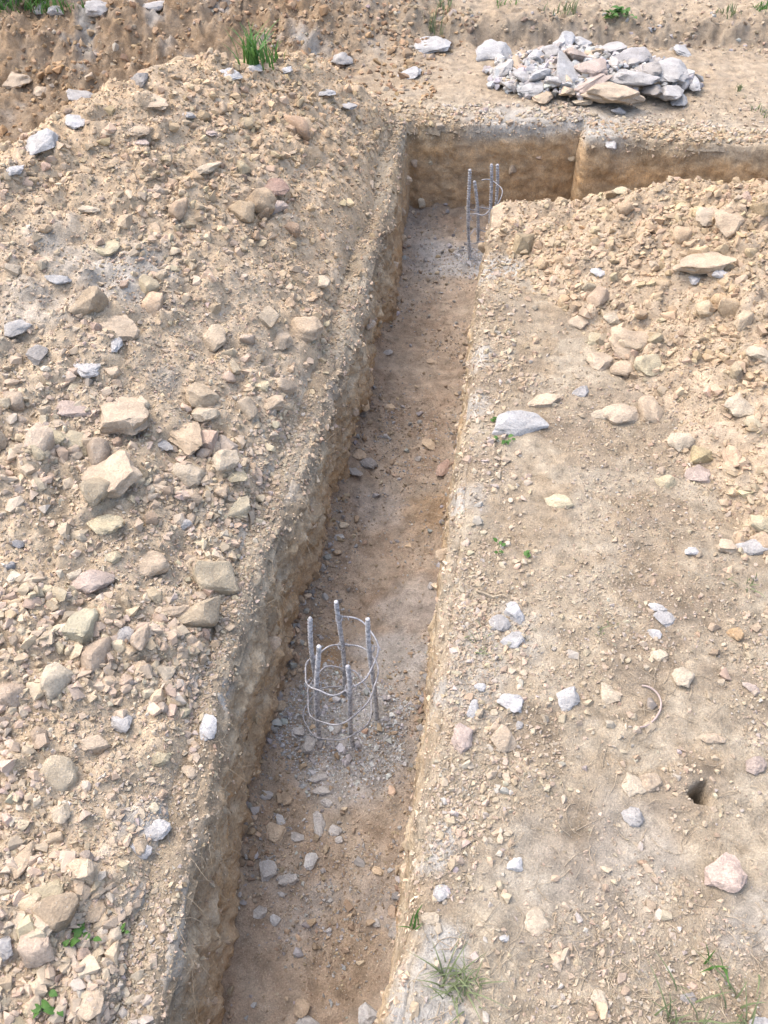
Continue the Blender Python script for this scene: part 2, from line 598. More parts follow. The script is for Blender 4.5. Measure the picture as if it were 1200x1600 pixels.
def heapr_col(x, y, z):
    n1 = fbm(x * 2.5, y * 2.5, 15.0, 3)
    n2 = fbm(x * 16, y * 16, 12.0, 4, 0.6)
    c = np.tile(np.array([0.285, 0.220, 0.148]), (len(x), 1))
    c = mixv(c * 1.36, PALE * np.array([1.36, 1.28, 1.25]), 0.25 + 0.45 * n1 + 0.4 * n2)
    c = mixv(c, BROWN, np.clip(-0.7 * n2 - 0.05, 0, 0.45))
    return mixv(c, GREY, blob(x, y, grey_spots))


ora = pts([(690, 800, 60, .9), (520, 1035, 50, .9), (560, 1470, 60, .35), (450, 1260, 40, .4), (600, 480, 60, .2), (540, 1520, 60, .35)])
dgrey = pts([(540, 1110, 90, 1.0), (560, 1160, 100, .9), (520, 1220, 70, .8), (620, 1030, 70, .8), (650, 950, 60, .5),
             (690, 400, 60, .8), (730, 410, 40, 1.), (640, 350, 60, .3), (590, 790, 50, .35), (640, 1080, 40, .6), (480, 1420, 70, .45),
             (600, 1400, 60, .4)])


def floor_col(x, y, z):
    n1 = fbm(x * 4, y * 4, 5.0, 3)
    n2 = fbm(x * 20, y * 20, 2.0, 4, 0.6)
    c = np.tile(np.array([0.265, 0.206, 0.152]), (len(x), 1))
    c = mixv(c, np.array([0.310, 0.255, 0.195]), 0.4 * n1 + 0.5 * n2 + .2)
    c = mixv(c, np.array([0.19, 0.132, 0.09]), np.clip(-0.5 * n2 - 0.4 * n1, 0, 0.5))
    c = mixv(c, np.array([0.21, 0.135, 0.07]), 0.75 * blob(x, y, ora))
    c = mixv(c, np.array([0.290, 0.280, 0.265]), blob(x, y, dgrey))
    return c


ground = link('ground', G.mesh('ground', ground_col, TIN > 0.012), M_SOIL, kind='structure')
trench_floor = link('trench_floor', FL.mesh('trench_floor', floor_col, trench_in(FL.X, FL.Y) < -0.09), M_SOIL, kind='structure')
heap_left = link('spoil_heap', HL.mesh('spoil_heap', heapl_col, (HL.Z < G.at(HL.X, HL.Y) - 0.05) | (trench_in(HL.X, HL.Y) > -0.012)), M_SOIL,
                 label='big tan spoil heap of broken stone and clods along the left of the trench', cat='spoil heap',
                 group='heaps of dug-out earth')
heap_right = link('spoil_heap', HR.mesh('spoil_heap', heapr_col, HR.Z < G.at(HR.X, HR.Y) - 0.05), M_SOIL,
                  label='lower tan spoil heap at the right, reaching the cross trench', cat='spoil heap',
                  group='heaps of dug-out earth')


# ------------------------------------------------------------------ trench walls
def resample(P, step):
    P = np.array(P, float)
    L = np.concatenate([[0], np.cumsum(np.linalg.norm(np.diff(P, axis=0), axis=1))])
    t = np.arange(0, L[-1], step)
    return np.stack([np.interp(t, L, P[:, 0]), np.interp(t, L, P[:, 1])], 1), t


def smooth(a, k):
    ker = np.hanning(2 * k + 3)[1:-1]
    ker /= ker.sum()
    pad = np.concatenate([np.repeat(a[:1], k, 0), a, np.repeat(a[-1:], k, 0)])
    return np.stack([np.convolve(pad[:, i], ker, 'valid') for i in range(a.shape[1])], 1)


def wall(name, line, side, batter, seed, rough):
    P, t = resample(line, 0.0070)
    P = smooth(P, 3)
    T = np.gradient(P, axis=0)
    T = smooth(T, 5)
    T /= np.linalg.norm(T, axis=1)[:, None]
    N = np.stack([T[:, 1], -T[:, 0]], 1) * side
    q = np.concatenate([np.linspace(-1, 0, 12, endpoint=False), np.linspace(0, 1, 64)])
    off = np.where(q < 0, q * 0.04, 0)
    tt, qq = np.meshgrid(t, q, indexing='ij')
    oo = np.broadcast_to(off, tt.shape).copy()
    base = ground_z(P[:, 0], P[:, 1])[:, None]
    dn = np.clip(qq, 0, 1)
    z = np.where(qq < 0, base - 0.022 + 0.018 * sst(-1.0, -0.2, qq), base - 0.004 - dn * (DEPTH + 0.05))
    # rounded lip
    lip = np.exp(-np.clip(dn, 0, 1) * 14)
    oo = oo + np.where(qq >= 0, batter * dn + 0.014 * (1 - lip), 0)
    z = z - np.where(qq < 0, 0.006 * sst(-0.35, 0.0, qq), 0.006)
    x3, y3 = P[:, 0:1] + 0 * qq, P[:, 1:2] + 0 * qq
    w1 = fbm(tt * 2.6, z * 4.0, seed, 3)
    w2 = fbm(tt * 9, z * 12.0, seed + 5, 4, 0.6)
    w3 = fbm(tt * 42, z * 30.0, seed + 9, 3, 0.6)
    ridge = np.abs(perlin(tt * 5 + z * 5, z * 16, seed + 2))
    amp = sst(-0.02, 0.10, qq)
    spade = np.abs(perlin(tt * 9 + 1.5 * w1, z * 1.6, seed + 20)) + 0.5 * np.abs(perlin(tt * 23, z * 3.0, seed + 21))
    calm = (1 - 0.7 * sst(2.7, 3.2, P[:, 1:2]))
    disp = amp * rough * calm * (0.024 * w1 + 0.017 * w2 + 0.009 * w3 + 0.012 * (0.3 - ridge) + 0.016 * (0.35 - spade))
    topn = 0.008 * fbm(tt * 8, 0.3, seed + 1, 5, 0.7) + 0.016 * fbm(tt * 1.7, 0.3, seed + 4, 2) + 0.004 * fbm(tt * 60, z * 40, seed + 6, 2)
    disp = disp + topn * (1 - amp) * sst(-1.0, -0.3, qq) + topn * amp * 0.6
    oo = oo + disp
    zz = z + 0.007 * fbm(tt * 36, oo * 36, seed + 3, 3, .65) * (1 - sst(0.0, 0.3, qq))
    X = P[:, 0:1] + N[:, 0:1] * oo
    Y = P[:, 1:2] + N[:, 1:2] * oo
    V = np.stack([X, Y, zz], -1)
    nt_, nq = qq.shape
    idx = np.arange(nt_ * nq).reshape(nt_, nq)
    F = np.stack([idx[:-1, :-1], idx[1:, :-1], idx[1:, 1:], idx[:-1, 1:]], -1).reshape(-1, 4)
    if side < 0:
        F = F[:, ::-1]
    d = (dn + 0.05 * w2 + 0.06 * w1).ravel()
    c = ground_col(X.ravel(), Y.ravel(), zz.ravel())
    s1 = fbm(tt * 3, z * 14, seed + 12, 3).ravel()
    s2 = fbm(tt * 16, z * 30, seed + 13, 4, 0.6).ravel()
    farw = sst(2.6, 3.1, V[..., 1]).ravel()
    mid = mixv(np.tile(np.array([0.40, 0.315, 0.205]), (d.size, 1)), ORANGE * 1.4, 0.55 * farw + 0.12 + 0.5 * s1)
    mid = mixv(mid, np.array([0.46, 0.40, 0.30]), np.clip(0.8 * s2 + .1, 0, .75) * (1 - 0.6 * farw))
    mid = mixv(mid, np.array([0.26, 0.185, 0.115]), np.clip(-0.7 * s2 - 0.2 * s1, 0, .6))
    c = c * (1 + farw[:, None] * np.array([0.16, 0.06, -0.08]))  # far lip colour warmed and lifted to offset its bluish sky shading
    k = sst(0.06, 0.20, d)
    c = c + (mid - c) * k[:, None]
    low = sst(0.55, 0.95, d)  # shade towards the wall foot, put into the colour
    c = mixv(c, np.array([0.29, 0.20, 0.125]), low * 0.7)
    g = blob(X.ravel(), Y.ravel(), grey_spots + heap_grey, 0.04)
    c = mixv(c, GREY, g * (1 - sst(0.03, 0.12, d)))
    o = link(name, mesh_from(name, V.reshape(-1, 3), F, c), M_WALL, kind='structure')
    return o, V, N, t


outer = [(-0.03, -1.5), (-0.39, -1.5)] + [(x, y) for (y, x) in OUT_L[1:-1]] + [(-0.380, 3.38)] + OUT_F[1:] + [(2.5, 2.9)]
inner = [(-0.03, -1.5)] + [(x, y) for (y, x) in INN_R[1:]] + [(-0.02, 2.815)] + INN_N
wall_left, VL, NL, TL = wall('trench_wall_left', outer, 1, 0.012, 3.0, 1.0)
wall_right, VR, NR, TR = wall('trench_wall_right', inner, -1, 0.020, 41.0, 0.5)


# ------------------------------------------------------------------ stone shapes
def rock_shape(sub, seed, cuts=13, lo=0.45, hi=0.85, bumpy=0.05, flat=0.0):
    """broken stone: hull of a few points, edges knocked off, faces roughened"""
    import bmesh
    r_ = np.random.default_rng(seed)
    P = r_.normal(size=(cuts * (3 if sub >= 2 else 1), 3))
    P /= np.linalg.norm(P, axis=1)[:, None]
    nrm = r_.normal(size=(7, 3))
    nrm /= np.linalg.norm(nrm, axis=1)[:, None]
    for q in nrm:
        e = P @ q - r_.uniform(.45, .85)
        P = P - np.clip(e, 0, None)[:, None] * q
    P = P * (1 + r_.normal(0, 0.05, (len(P), 1)))
    if flat:
        P[:, 2] = np.sign(P[:, 2]) * np.abs(P[:, 2]) ** 0.3 * 0.8
    bm = bmesh.new()
    for q in P:
        bm.verts.new(q)
    bmesh.ops.convex_hull(bm, input=bm.verts[:])
    bmesh.ops.delete(bm, geom=[v for v in bm.verts if not v.link_faces], context='VERTS')
    if sub >= 2:
        bmesh.ops.dissolve_limit(bm, angle_limit=math.radians(13), verts=bm.verts[:], edges=bm.edges[:])
        bmesh.ops.bevel(bm, geom=bm.edges[:], offset=r_.uniform(0.05, 0.10), segments=1, affect='EDGES', clamp_overlap=True)
    bmesh.ops.triangulate(bm, faces=bm.faces[:])
    for k in range({1: 0, 2: 1, 3: 2}[sub]):
        long = [e for e in bm.edges if e.calc_length() > (0.36, 0.30)[k]]
        bmesh.ops.subdivide_edges(bm, edges=long, cuts=1)
        bmesh.ops.triangulate(bm, faces=bm.faces[:])
    if sub >= 2:
        bmesh.ops.smooth_vert(bm, verts=bm.verts[:], factor=0.35, use_axis_x=True, use_axis_y=True, use_axis_z=True)
    bm.verts.index_update()
    V = np.array([v.co[:] for v in bm.verts])
    F = np.array([[v.index for v in f.verts] for f in bm.faces])
    bm.free()
    if sub >= 2:
        n = fbm(V[:, 0] * 1.6 + seed, V[:, 1] * 1.6, V[:, 2] * 1.6, 2)
        n2 = np.abs(fbm(V[:, 0] * 4 + seed, V[:, 1] * 4, V[:, 2] * 4, 3))
        V += V * (bumpy * 2.4 * n - bumpy * 1.3 * n2)[:, None]
    mn, mx = V.min(0), V.max(0)
    V = (V - (mn + mx) / 2) / ((mx - mn) / 2)
    return V, F


def rot_mats(n, r_, tilt=0.5):
    a = r_.uniform(0, 2 * np.pi, n)
    b = r_.normal(0, tilt, n)
    c = r_.normal(0, tilt, n)
    ca, sa, cb, sb, cc, sc = np.cos(a), np.sin(a), np.cos(b), np.sin(b), np.cos(c), np.sin(c)
    Rz = np.zeros((n, 3, 3)); Rz[:, 0, 0] = ca; Rz[:, 0, 1] = -sa; Rz[:, 1, 0] = sa; Rz[:, 1, 1] = ca; Rz[:, 2, 2] = 1
    Rx = np.zeros((n, 3, 3)); Rx[:, 0, 0] = 1; Rx[:, 1, 1] = cb; Rx[:, 1, 2] = -sb; Rx[:, 2, 1] = sb; Rx[:, 2, 2] = cb
    Ry = np.zeros((n, 3, 3)); Ry[:, 1, 1] = 1; Ry[:, 0, 0] = cc; Ry[:, 0, 2] = sc; Ry[:, 2, 0] = -sc; Ry[:, 2, 2] = cc
    return Rz @ Rx @ Ry


def joined(name, shapes, P, S, R, C, smooth=False, jit=0.06):
    """many small stones as one mesh"""
    n = len(P)
    pick = np.arange(n) % len(shapes)
    Vs, Fs, Cs, off = [], [], [], 0
    for k, (V, F) in enumerate(shapes):
        i = np.where(pick == k)[0]
        if not len(i):
            continue
        W = np.einsum('nij,nvj->nvi', R[i], V[None] * S[i][:, None, :]) + P[i][:, None, :]
        Vs.append(W.reshape(-1, 3))
        Fs.append((F[None] + (np.arange(len(i)) * len(V))[:, None, None]).reshape(-1, 3) + off)
        Cs.append(np.repeat(C[i], len(V), 0))
        off += len(i) * len(V)
    V, F, C = np.concatenate(Vs), np.concatenate(Fs), np.concatenate(Cs)
    return mesh_from(name, V, F, C, smooth)


PAL = {'tan': (.44, .338, .228), 'pale': (.465, .41, .31), 'yellow': (.44, .385, .255), 'pink': (.40, .325, .285), 'grey': (.37, .372, .37),
       'white': (.475, .48, .48), 'brown': (.30, .225, .155), 'slate': (.22, .235, .26), 'red': (.33, .215, .175), 'dust': (.475, .380, .275),
       'blue': (.405, .42, .43), 'dark': (.27, .265, .26), 'orange': (.43, .28, .14)}
HEAP_W = (['tan'] * 7 + ['dust'] * 9 + ['pale'] * 5 + ['yellow'] * 2 + ['pink'] * 2 + ['grey'] * 1 + ['white'] * 1 + ['brown'] * 3 + ['orange'])
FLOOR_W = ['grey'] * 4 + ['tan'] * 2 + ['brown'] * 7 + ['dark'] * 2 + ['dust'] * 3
GND_W = ['dust'] * 7 + ['pale'] * 6 + ['tan'] * 5 + ['grey'] * 2 + ['white'] * 1 + ['brown'] * 2


def colours(names, n, r_, sd=0.10, dust=0.5):
    a = np.array([PAL[k] for k in names])
    a = a + (np.array(PAL['dust']) - a) * dust
    c = a[r_.integers(0, len(a), n)]
    return np.clip(c * (1 + r_.normal(0, sd, (n, 1))) * (1 + r_.normal(0, 0.025, (n, 3))), 0.04, 0.72)


def warm(C, P):
    """the soil at the far end and in the right heap is a redder tan"""
    k = np.clip(sst(1.5, 2.7, P[:, 1]) * (1 - 0.6 * sst(3.5, 3.8, P[:, 1])) + 0.7 * sst(0.3, 0.7, P[:, 0]) * sst(0.9, 1.6, P[:, 1]), 0, 1)
    k = k * (P[:, 2] > -0.15) * (1 - sst(3.45, 3.5, P[:, 1]) * sst(-0.35, -0.2, P[:, 0]))
    return C * (1 + (np.array([0.97, 0.905, 0.80]) - 1) * k[:, None])


SH_MID = [rock_shape(2, 100 + i, 9 + i % 7, bumpy=0.07, flat=(i % 3 == 0)) for i in range(40)]
SH_LOW = [rock_shape(1, 200 + i, 13 + i % 6) for i in range(40)]


SH_GRAIN = [rock_shape(1, 300 + i, 7) for i in range(30)]


def spread(n, x0, x1, y0, y1, fn, r_, near=1.0, clump=1.0):
    """scatter positions, denser close to the viewer, kept where fn is true"""
    out = []
    tot = 0
    while tot < n:
        k = n * 2
        x, y = r_.uniform(x0, x1, k), r_.uniform(y0, y1, k)
        d2 = x * x + y * y + CAM_H ** 2
        keep = r_.random(k) < (3.0 / np.maximum(3.0, d2)) ** near
        q = np.stack([x, y, np.zeros(k)], 1) - CAM
        zc = q @ FW
        sx, sy = (q @ RT) / zc * FPX, (q @ UP) / zc * FPX
        keep &= (zc > 0.3) & (np.abs(sx) < 1050) & (np.abs(sy) < 980)
        keep &= fn(x, y)
        cl = fbm(x * 3.1, y * 3.1, 30.0 + clump, 3)
        keep &= r_.random(k) < np.clip(0.55 + clump * cl, 0.06, 1)
        x, y = x[keep], y[keep]
        out.append(np.stack([x, y], 1))
        tot += len(x)
    return np.concatenate(out)[:n]


def stones_on(field, P2, size, r_, flat=(0.45, 0.85), sink=0.25):
    n = len(P2)
    S = np.stack([size * r_.uniform(.85, 1.2, n), size * r_.uniform(.6, .95, n), size * r_.uniform(flat[0], flat[1], n)], 1)
    z = field(P2[:, 0], P2[:, 1]) + S[:, 2] * (1 - 2 * sink)
    return np.concatenate([P2, z[:, None]], 1), S


def in_l(x, y):
    return (HL.at(x, y) > G.at(x, y)) & (trench_in(x, y) < -0.03)


def in_r(x, y):
    return (HR.at(x, y) > G.at(x, y) - 0.005) & (trench_in(x, y) < -0.03)


def in_g(x, y):
    return (HL.at(x, y) < G.at(x, y) + 0.01) & (HR.at(x, y) < G.at(x, y)) & (trench_in(x, y) < -0.005)


def in_f(x, y):
    return trench_in(x, y) > 0.015


def powerlaw(n, a, b, e, r_):
    u = r_.random(n)
    return (a ** (1 - e) + u * (b ** (1 - e) - a ** (1 - e))) ** (1 / (1 - e))


def part_stones(parent, field, fn, box, n, a, b, e, names, seed, shapes_me, name='stone', tint=None):
    """stones one can pick out: each a part of the heap"""
    r_ = np.random.default_rng(seed)
    P2 = spread(n, *box, fn, r_, 0.7)
    size = powerlaw(n, a, b, e, r_)
    P, S = stones_on(field, P2, size, r_, (0.55, 0.9), 0.42)
    C = warm(colours(names, n, r_, dust=.8), P) * .84
    for k in range(n):
        o = link(name, shapes_me[k % len(shapes_me)], M_ROCK, parent)
        o.location = P[k]
        o.scale = S[k]
        o.rotation_euler = (r_.normal(0, .35), r_.normal(0, .35), r_.uniform(0, 6.28))
        o.color = (*C[k], 1)
    return P


def stuff_stones(name, parent, field, fn, box, n, a, b, e, names, seed, shapes, near=1.0, mat=None, smooth=False, sink=.25, dust=.6, clump=1.0, tone=1.0):
    r_ = np.random.default_rng(seed)
    P2 = spread(n, *box, fn, r_, near, clump)
    size = powerlaw(n, a, b, e, r_)
    dist = np.hypot(np.hypot(P2[:, 0], P2[:, 1]), CAM_H)
    size = np.maximum(size, a * dist / 1.9)
    P, S = stones_on(field, P2, size, r_, (0.5, 0.9), sink)
    C = warm(colours(names, n, r_, dust=dust), P) * tone
    me = joined(name, shapes, P, S, rot_mats(n, r_, .4), C, smooth)
    return link(name, me, mat or M_PEB, parent, kind='stuff')


def as_mesh(shape, name):
    me = mesh_from(name, shape[0], shape[1], None, True)
    me.set_sharp_from_angle(angle=math.radians(38))
    return me


ROCK_ME = [as_mesh(s, 'stone') for s in SH_MID]
for me in ROCK_ME:
    me.materials.append(M_ROCK)

BL = (-2.2, -0.38, 0.1, 3.7)
BR = (0.0, 2.0, 0.7, 2.9)
BG = (-2.4, 1.7, 0.2, 5.3)
BF = (-0.45, 1.2, 0.3, 3.45)
part_stones(heap_left, HL.at, in_l, BL, 295, 0.013, 0.048, 2.0, HEAP_W, 11, ROCK_ME)
stuff_stones('rubble', heap_left, HL.at, in_l, BL, 7400, 0.0056, 0.018, 2.4, HEAP_W, 12, SH_LOW, sink=.44, tone=.89, dust=.78, clump=1.5)
stuff_stones('grit', heap_left, HL.at, in_l, BL, 40000, 0.0020, 0.0065, 2.6, HEAP_W, 13, SH_GRAIN, clump=.4, tone=.9)
part_stones(heap_right, HR.at, in_r, BR, 190, 0.013, 0.045, 2.0, HEAP_W, 21, ROCK_ME)
stuff_stones('rubble', heap_right, HR.at, in_r, BR, 5200, 0.0058, 0.019, 2.4, HEAP_W, 22, SH_LOW, sink=.42, clump=.9, tone=.84, dust=.78)
stuff_stones('grit', heap_right, HR.at, in_r, BR, 20000, 0.0020, 0.0065, 2.6, HEAP_W, 23, SH_GRAIN, clump=.4, tone=.84)
stuff_stones('gravel', ground, G.at, in_g, BG, 1500, 0.0045, 0.013, 2.9, GND_W, 32, SH_LOW, sink=.45, clump=2.2, tone=.76)
stuff_stones('grit', ground, G.at, in_g, BG, 23000, 0.0019, 0.0055, 2.8, GND_W, 33, SH_GRAIN, 1.3, sink=.35, clump=1.8, tone=.76)
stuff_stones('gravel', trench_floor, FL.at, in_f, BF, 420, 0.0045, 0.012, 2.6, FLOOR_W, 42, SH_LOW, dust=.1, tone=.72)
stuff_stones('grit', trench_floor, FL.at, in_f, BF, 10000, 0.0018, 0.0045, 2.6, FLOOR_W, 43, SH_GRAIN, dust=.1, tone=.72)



def in_bank(x, y):
    return in_g(x, y) & (y > 3.25 + 0.35 * (x + 1.2)) & (x < -0.25 + 0.3 * perlin(x * 3, y * 3, 6))


def in_step(x, y):
    return np.abs(y - 4.27 - 0.1 * x) < 0.14 + 0.1 * perlin(x * 4, y * 4, 3)


BANK_W = ['brown'] * 6 + ['tan'] * 5 + ['dust'] * 2 + ['grey'] * 1
stuff_stones('clods', ground, G.at, in_bank, (-2.9, 0.1, 3.0, 5.3), 3800, 0.0045, 0.026, 2.4, BANK_W, 71, SH_LOW, 0.0, sink=.45, dust=.1, tone=np.array([.78, .70, .62]))
stuff_stones('clods', ground, G.at, in_step, (-0.6, 1.7, 4.0, 4.7), 420, 0.0045, 0.02, 2.6, BANK_W, 72, SH_LOW, 0.0, sink=.45, dust=.2, tone=.75)


def in_head(x, y):
    r = np.hypot((x - PILE_N[0]) * 1.15, y - PILE_N[1] + 0.03) + 0.05 * perlin(x * 18, y * 18, 3)
    r2 = np.hypot((x - PILE_F[0]) * 1.15, y - PILE_F[1])
    return in_f(x, y) & ((r < 0.17) | (r2 < 0.12))


HEAD_W = ['grey'] * 6 + ['dark'] * 4 + ['blue'] * 1 + ['brown'] * 1
stuff_stones('broken_concrete', trench_floor, FL.at, in_head, (-0.45, 0.1, 0.8, 3.1), 380, 0.0028, 0.011, 2.6, HEAD_W, 73, SH_LOW, 0.5, dust=.0, sink=.35)
stuff_stones('concrete_grit', trench_floor, FL.at, in_head, (-0.45, 0.1, 0.8, 3.1), 3500, 0.0016, 0.0035, 2.4, HEAD_W, 74, SH_GRAIN, 0.5, dust=.0)

# debris along the foot of the left wall and along the brinks
def edge_fn(a, b):
    def f(x, y):
        t = trench_in(x, y)
        return (t > a) & (t < b)
    return f


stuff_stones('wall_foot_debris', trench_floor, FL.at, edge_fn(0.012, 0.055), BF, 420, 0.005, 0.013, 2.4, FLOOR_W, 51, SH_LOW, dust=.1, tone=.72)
stuff_stones('brink_gravel', ground, surf, edge_fn(-0.16, -0.02), (-0.7, 1.4, 0.2, 3.7), 1500, 0.005, 0.011, 2.6, GND_W, 52, SH_LOW, sink=.42, tone=.82)

def wall_crumbs(parent, VV, NN, n, seed, names):
    r_ = np.random.default_rng(seed)
    i = (250 + (VV.shape[0] - 570) * r_.random(n) ** 1.15).astype(int)
    i = i[(VV[i, 30, 1] < 2.7) | (r_.random(n) < 0.5)]
    n = len(i)
    j = np.where(r_.random(n) < 0.6, r_.integers(3, 18, n), r_.integers(12, 74, n))
    j = np.where(VV[i, 30, 1] > 2.7, r_.integers(2, 20, n), j)
    P = VV[i, j].copy()
    d = np.linalg.norm(P - CAM, axis=1)
    size = powerlaw(n, 0.0016, 0.007, 2.9, r_) * np.clip(d / 1.8, 1, 1.4)
    S = size[:, None] * r_.uniform(.6, 1.1, (n, 3))
    P[:, :2] += NN[i] * (size * .25)[:, None]
    C = colours(names, n, r_, dust=.35)
    me = joined('crumbs', SH_GRAIN, P, S, rot_mats(n, r_, 1.0), C)
    link('crumbs', me, M_PEB, parent, kind='stuff')


wall_crumbs(wall_left, VL, NL, 6500, 81, ['tan', 'brown', 'dust', 'tan', 'tan', 'brown'])
wall_crumbs(wall_right, VR, NR, 4500, 82, ['tan', 'brown', 'dust', 'pale', 'dust'])

stuff_stones('brink_grit', ground, surf, edge_fn(-0.10, -0.004), (-0.7, 1.4, 0.2, 3.7), 9000, 0.0018, 0.0055, 2.6, GND_W, 53, SH_GRAIN, sink=.3, tone=.84)

def round_hole(x, y):
    r = np.hypot(x - HOLE[0], (y - HOLE[1]) * 0.85)
    return (r > 0.021) & (r < 0.07 + 0.03 * perlin(x * 30, y * 30, 2))


stuff_stones('hole_crumbs', ground, G.at, round_hole, (HOLE[0] - .1, HOLE[0] + .1, HOLE[1] - .1, HOLE[1] + .12), 130, 0.002, 0.008, 2.4, GND_W, 54, SH_LOW, sink=.35, tone=.78)

stuff_stones('far_brink_rubble', ground, surf, edge_fn(-0.14, -0.004), (-0.45, 1.4, 3.25, 3.65), 900, 0.0035, 0.014, 2.3, GND_W + ['grey'] * 6, 55, SH_LOW, 0.0, sink=.42, tone=.85)

# stones caught in the cut faces
r_ = np.random.default_rng(77)
for (parent, VV, NN, n) in ((wall_left, VL, NL, 34), (wall_right, VR, NR, 14)):
    for k in range(n):
        i = int(r_.integers(275, VV.shape[0] - 370))
        j = int(r_.integers(24, 68))
        p = VV[i, j]
        s = r_.uniform(0.008, 0.022)
        o = link('stone', ROCK_ME[int(r_.integers(0, len(ROCK_ME)))], M_ROCK, parent)
        o.location = p
        o.scale = (s, s * 1.1, s * .8)
        o.rotation_euler = tuple(r_.uniform(0, 6, 3))
        o.color = (*colours(['tan', 'brown', 'dust', 'pale'], 1, r_)[0], 1)

# ------------------------------------------------------------------ stones one would point at
_count = [0]


def rock(px, py, wpx, hpx, c, label, name='stone', cat='stone', group=None, turn=0.0, flat=0, thick=0.6, sink=0.3, tilt=0.12, lift=0.0,
         cuts=10, at=None, sub=3, lean=None):
    _count[0] += 1
    s = 1000 + _count[0]
    r_ = np.random.default_rng(s)
    p, t = hit(px, py + hpx * 0.25) if at is None else at
    el = math.atan2(CAM_H - p[2], math.hypot(p[0], p[1]))
    W = wpx * t / FPX
    Hh = hpx * t / FPX
    T = thick * min(W, Hh)
    D = max(0.35 * Hh, (Hh - T * 0.7 * math.cos(el)) / max(0.35, math.sin(el)))
    V, F = rock_shape(sub, s, cuts + 4, bumpy=0.085, flat=flat)
    V = V * np.array([W, D, T]) / 2
    me = mesh_from(name, V, F, None, True)
    me.set_sharp_from_angle(angle=math.radians(38))
    o = link(name, me, M_ROCK, None, label, cat, group)
    o.location = (p[0], p[1], p[2] + T * (0.5 - sink) + lift)
    tx, ty = (r_.normal(0, tilt), r_.normal(0, tilt)) if lean is None else lean
    o.rotation_euler = (tx, ty, YAW + math.radians(turn))
    cc = np.array(PAL[c] if isinstance(c, str) else c) * (1 + r_.normal(0, .04))
    cc = (cc + (np.array(PAL['dust']) - cc) * (0.5 if c in ('tan', 'dust', 'pale', 'brown') else 0.2)) * 0.9
    o.color = (*cc, 1)
    return o


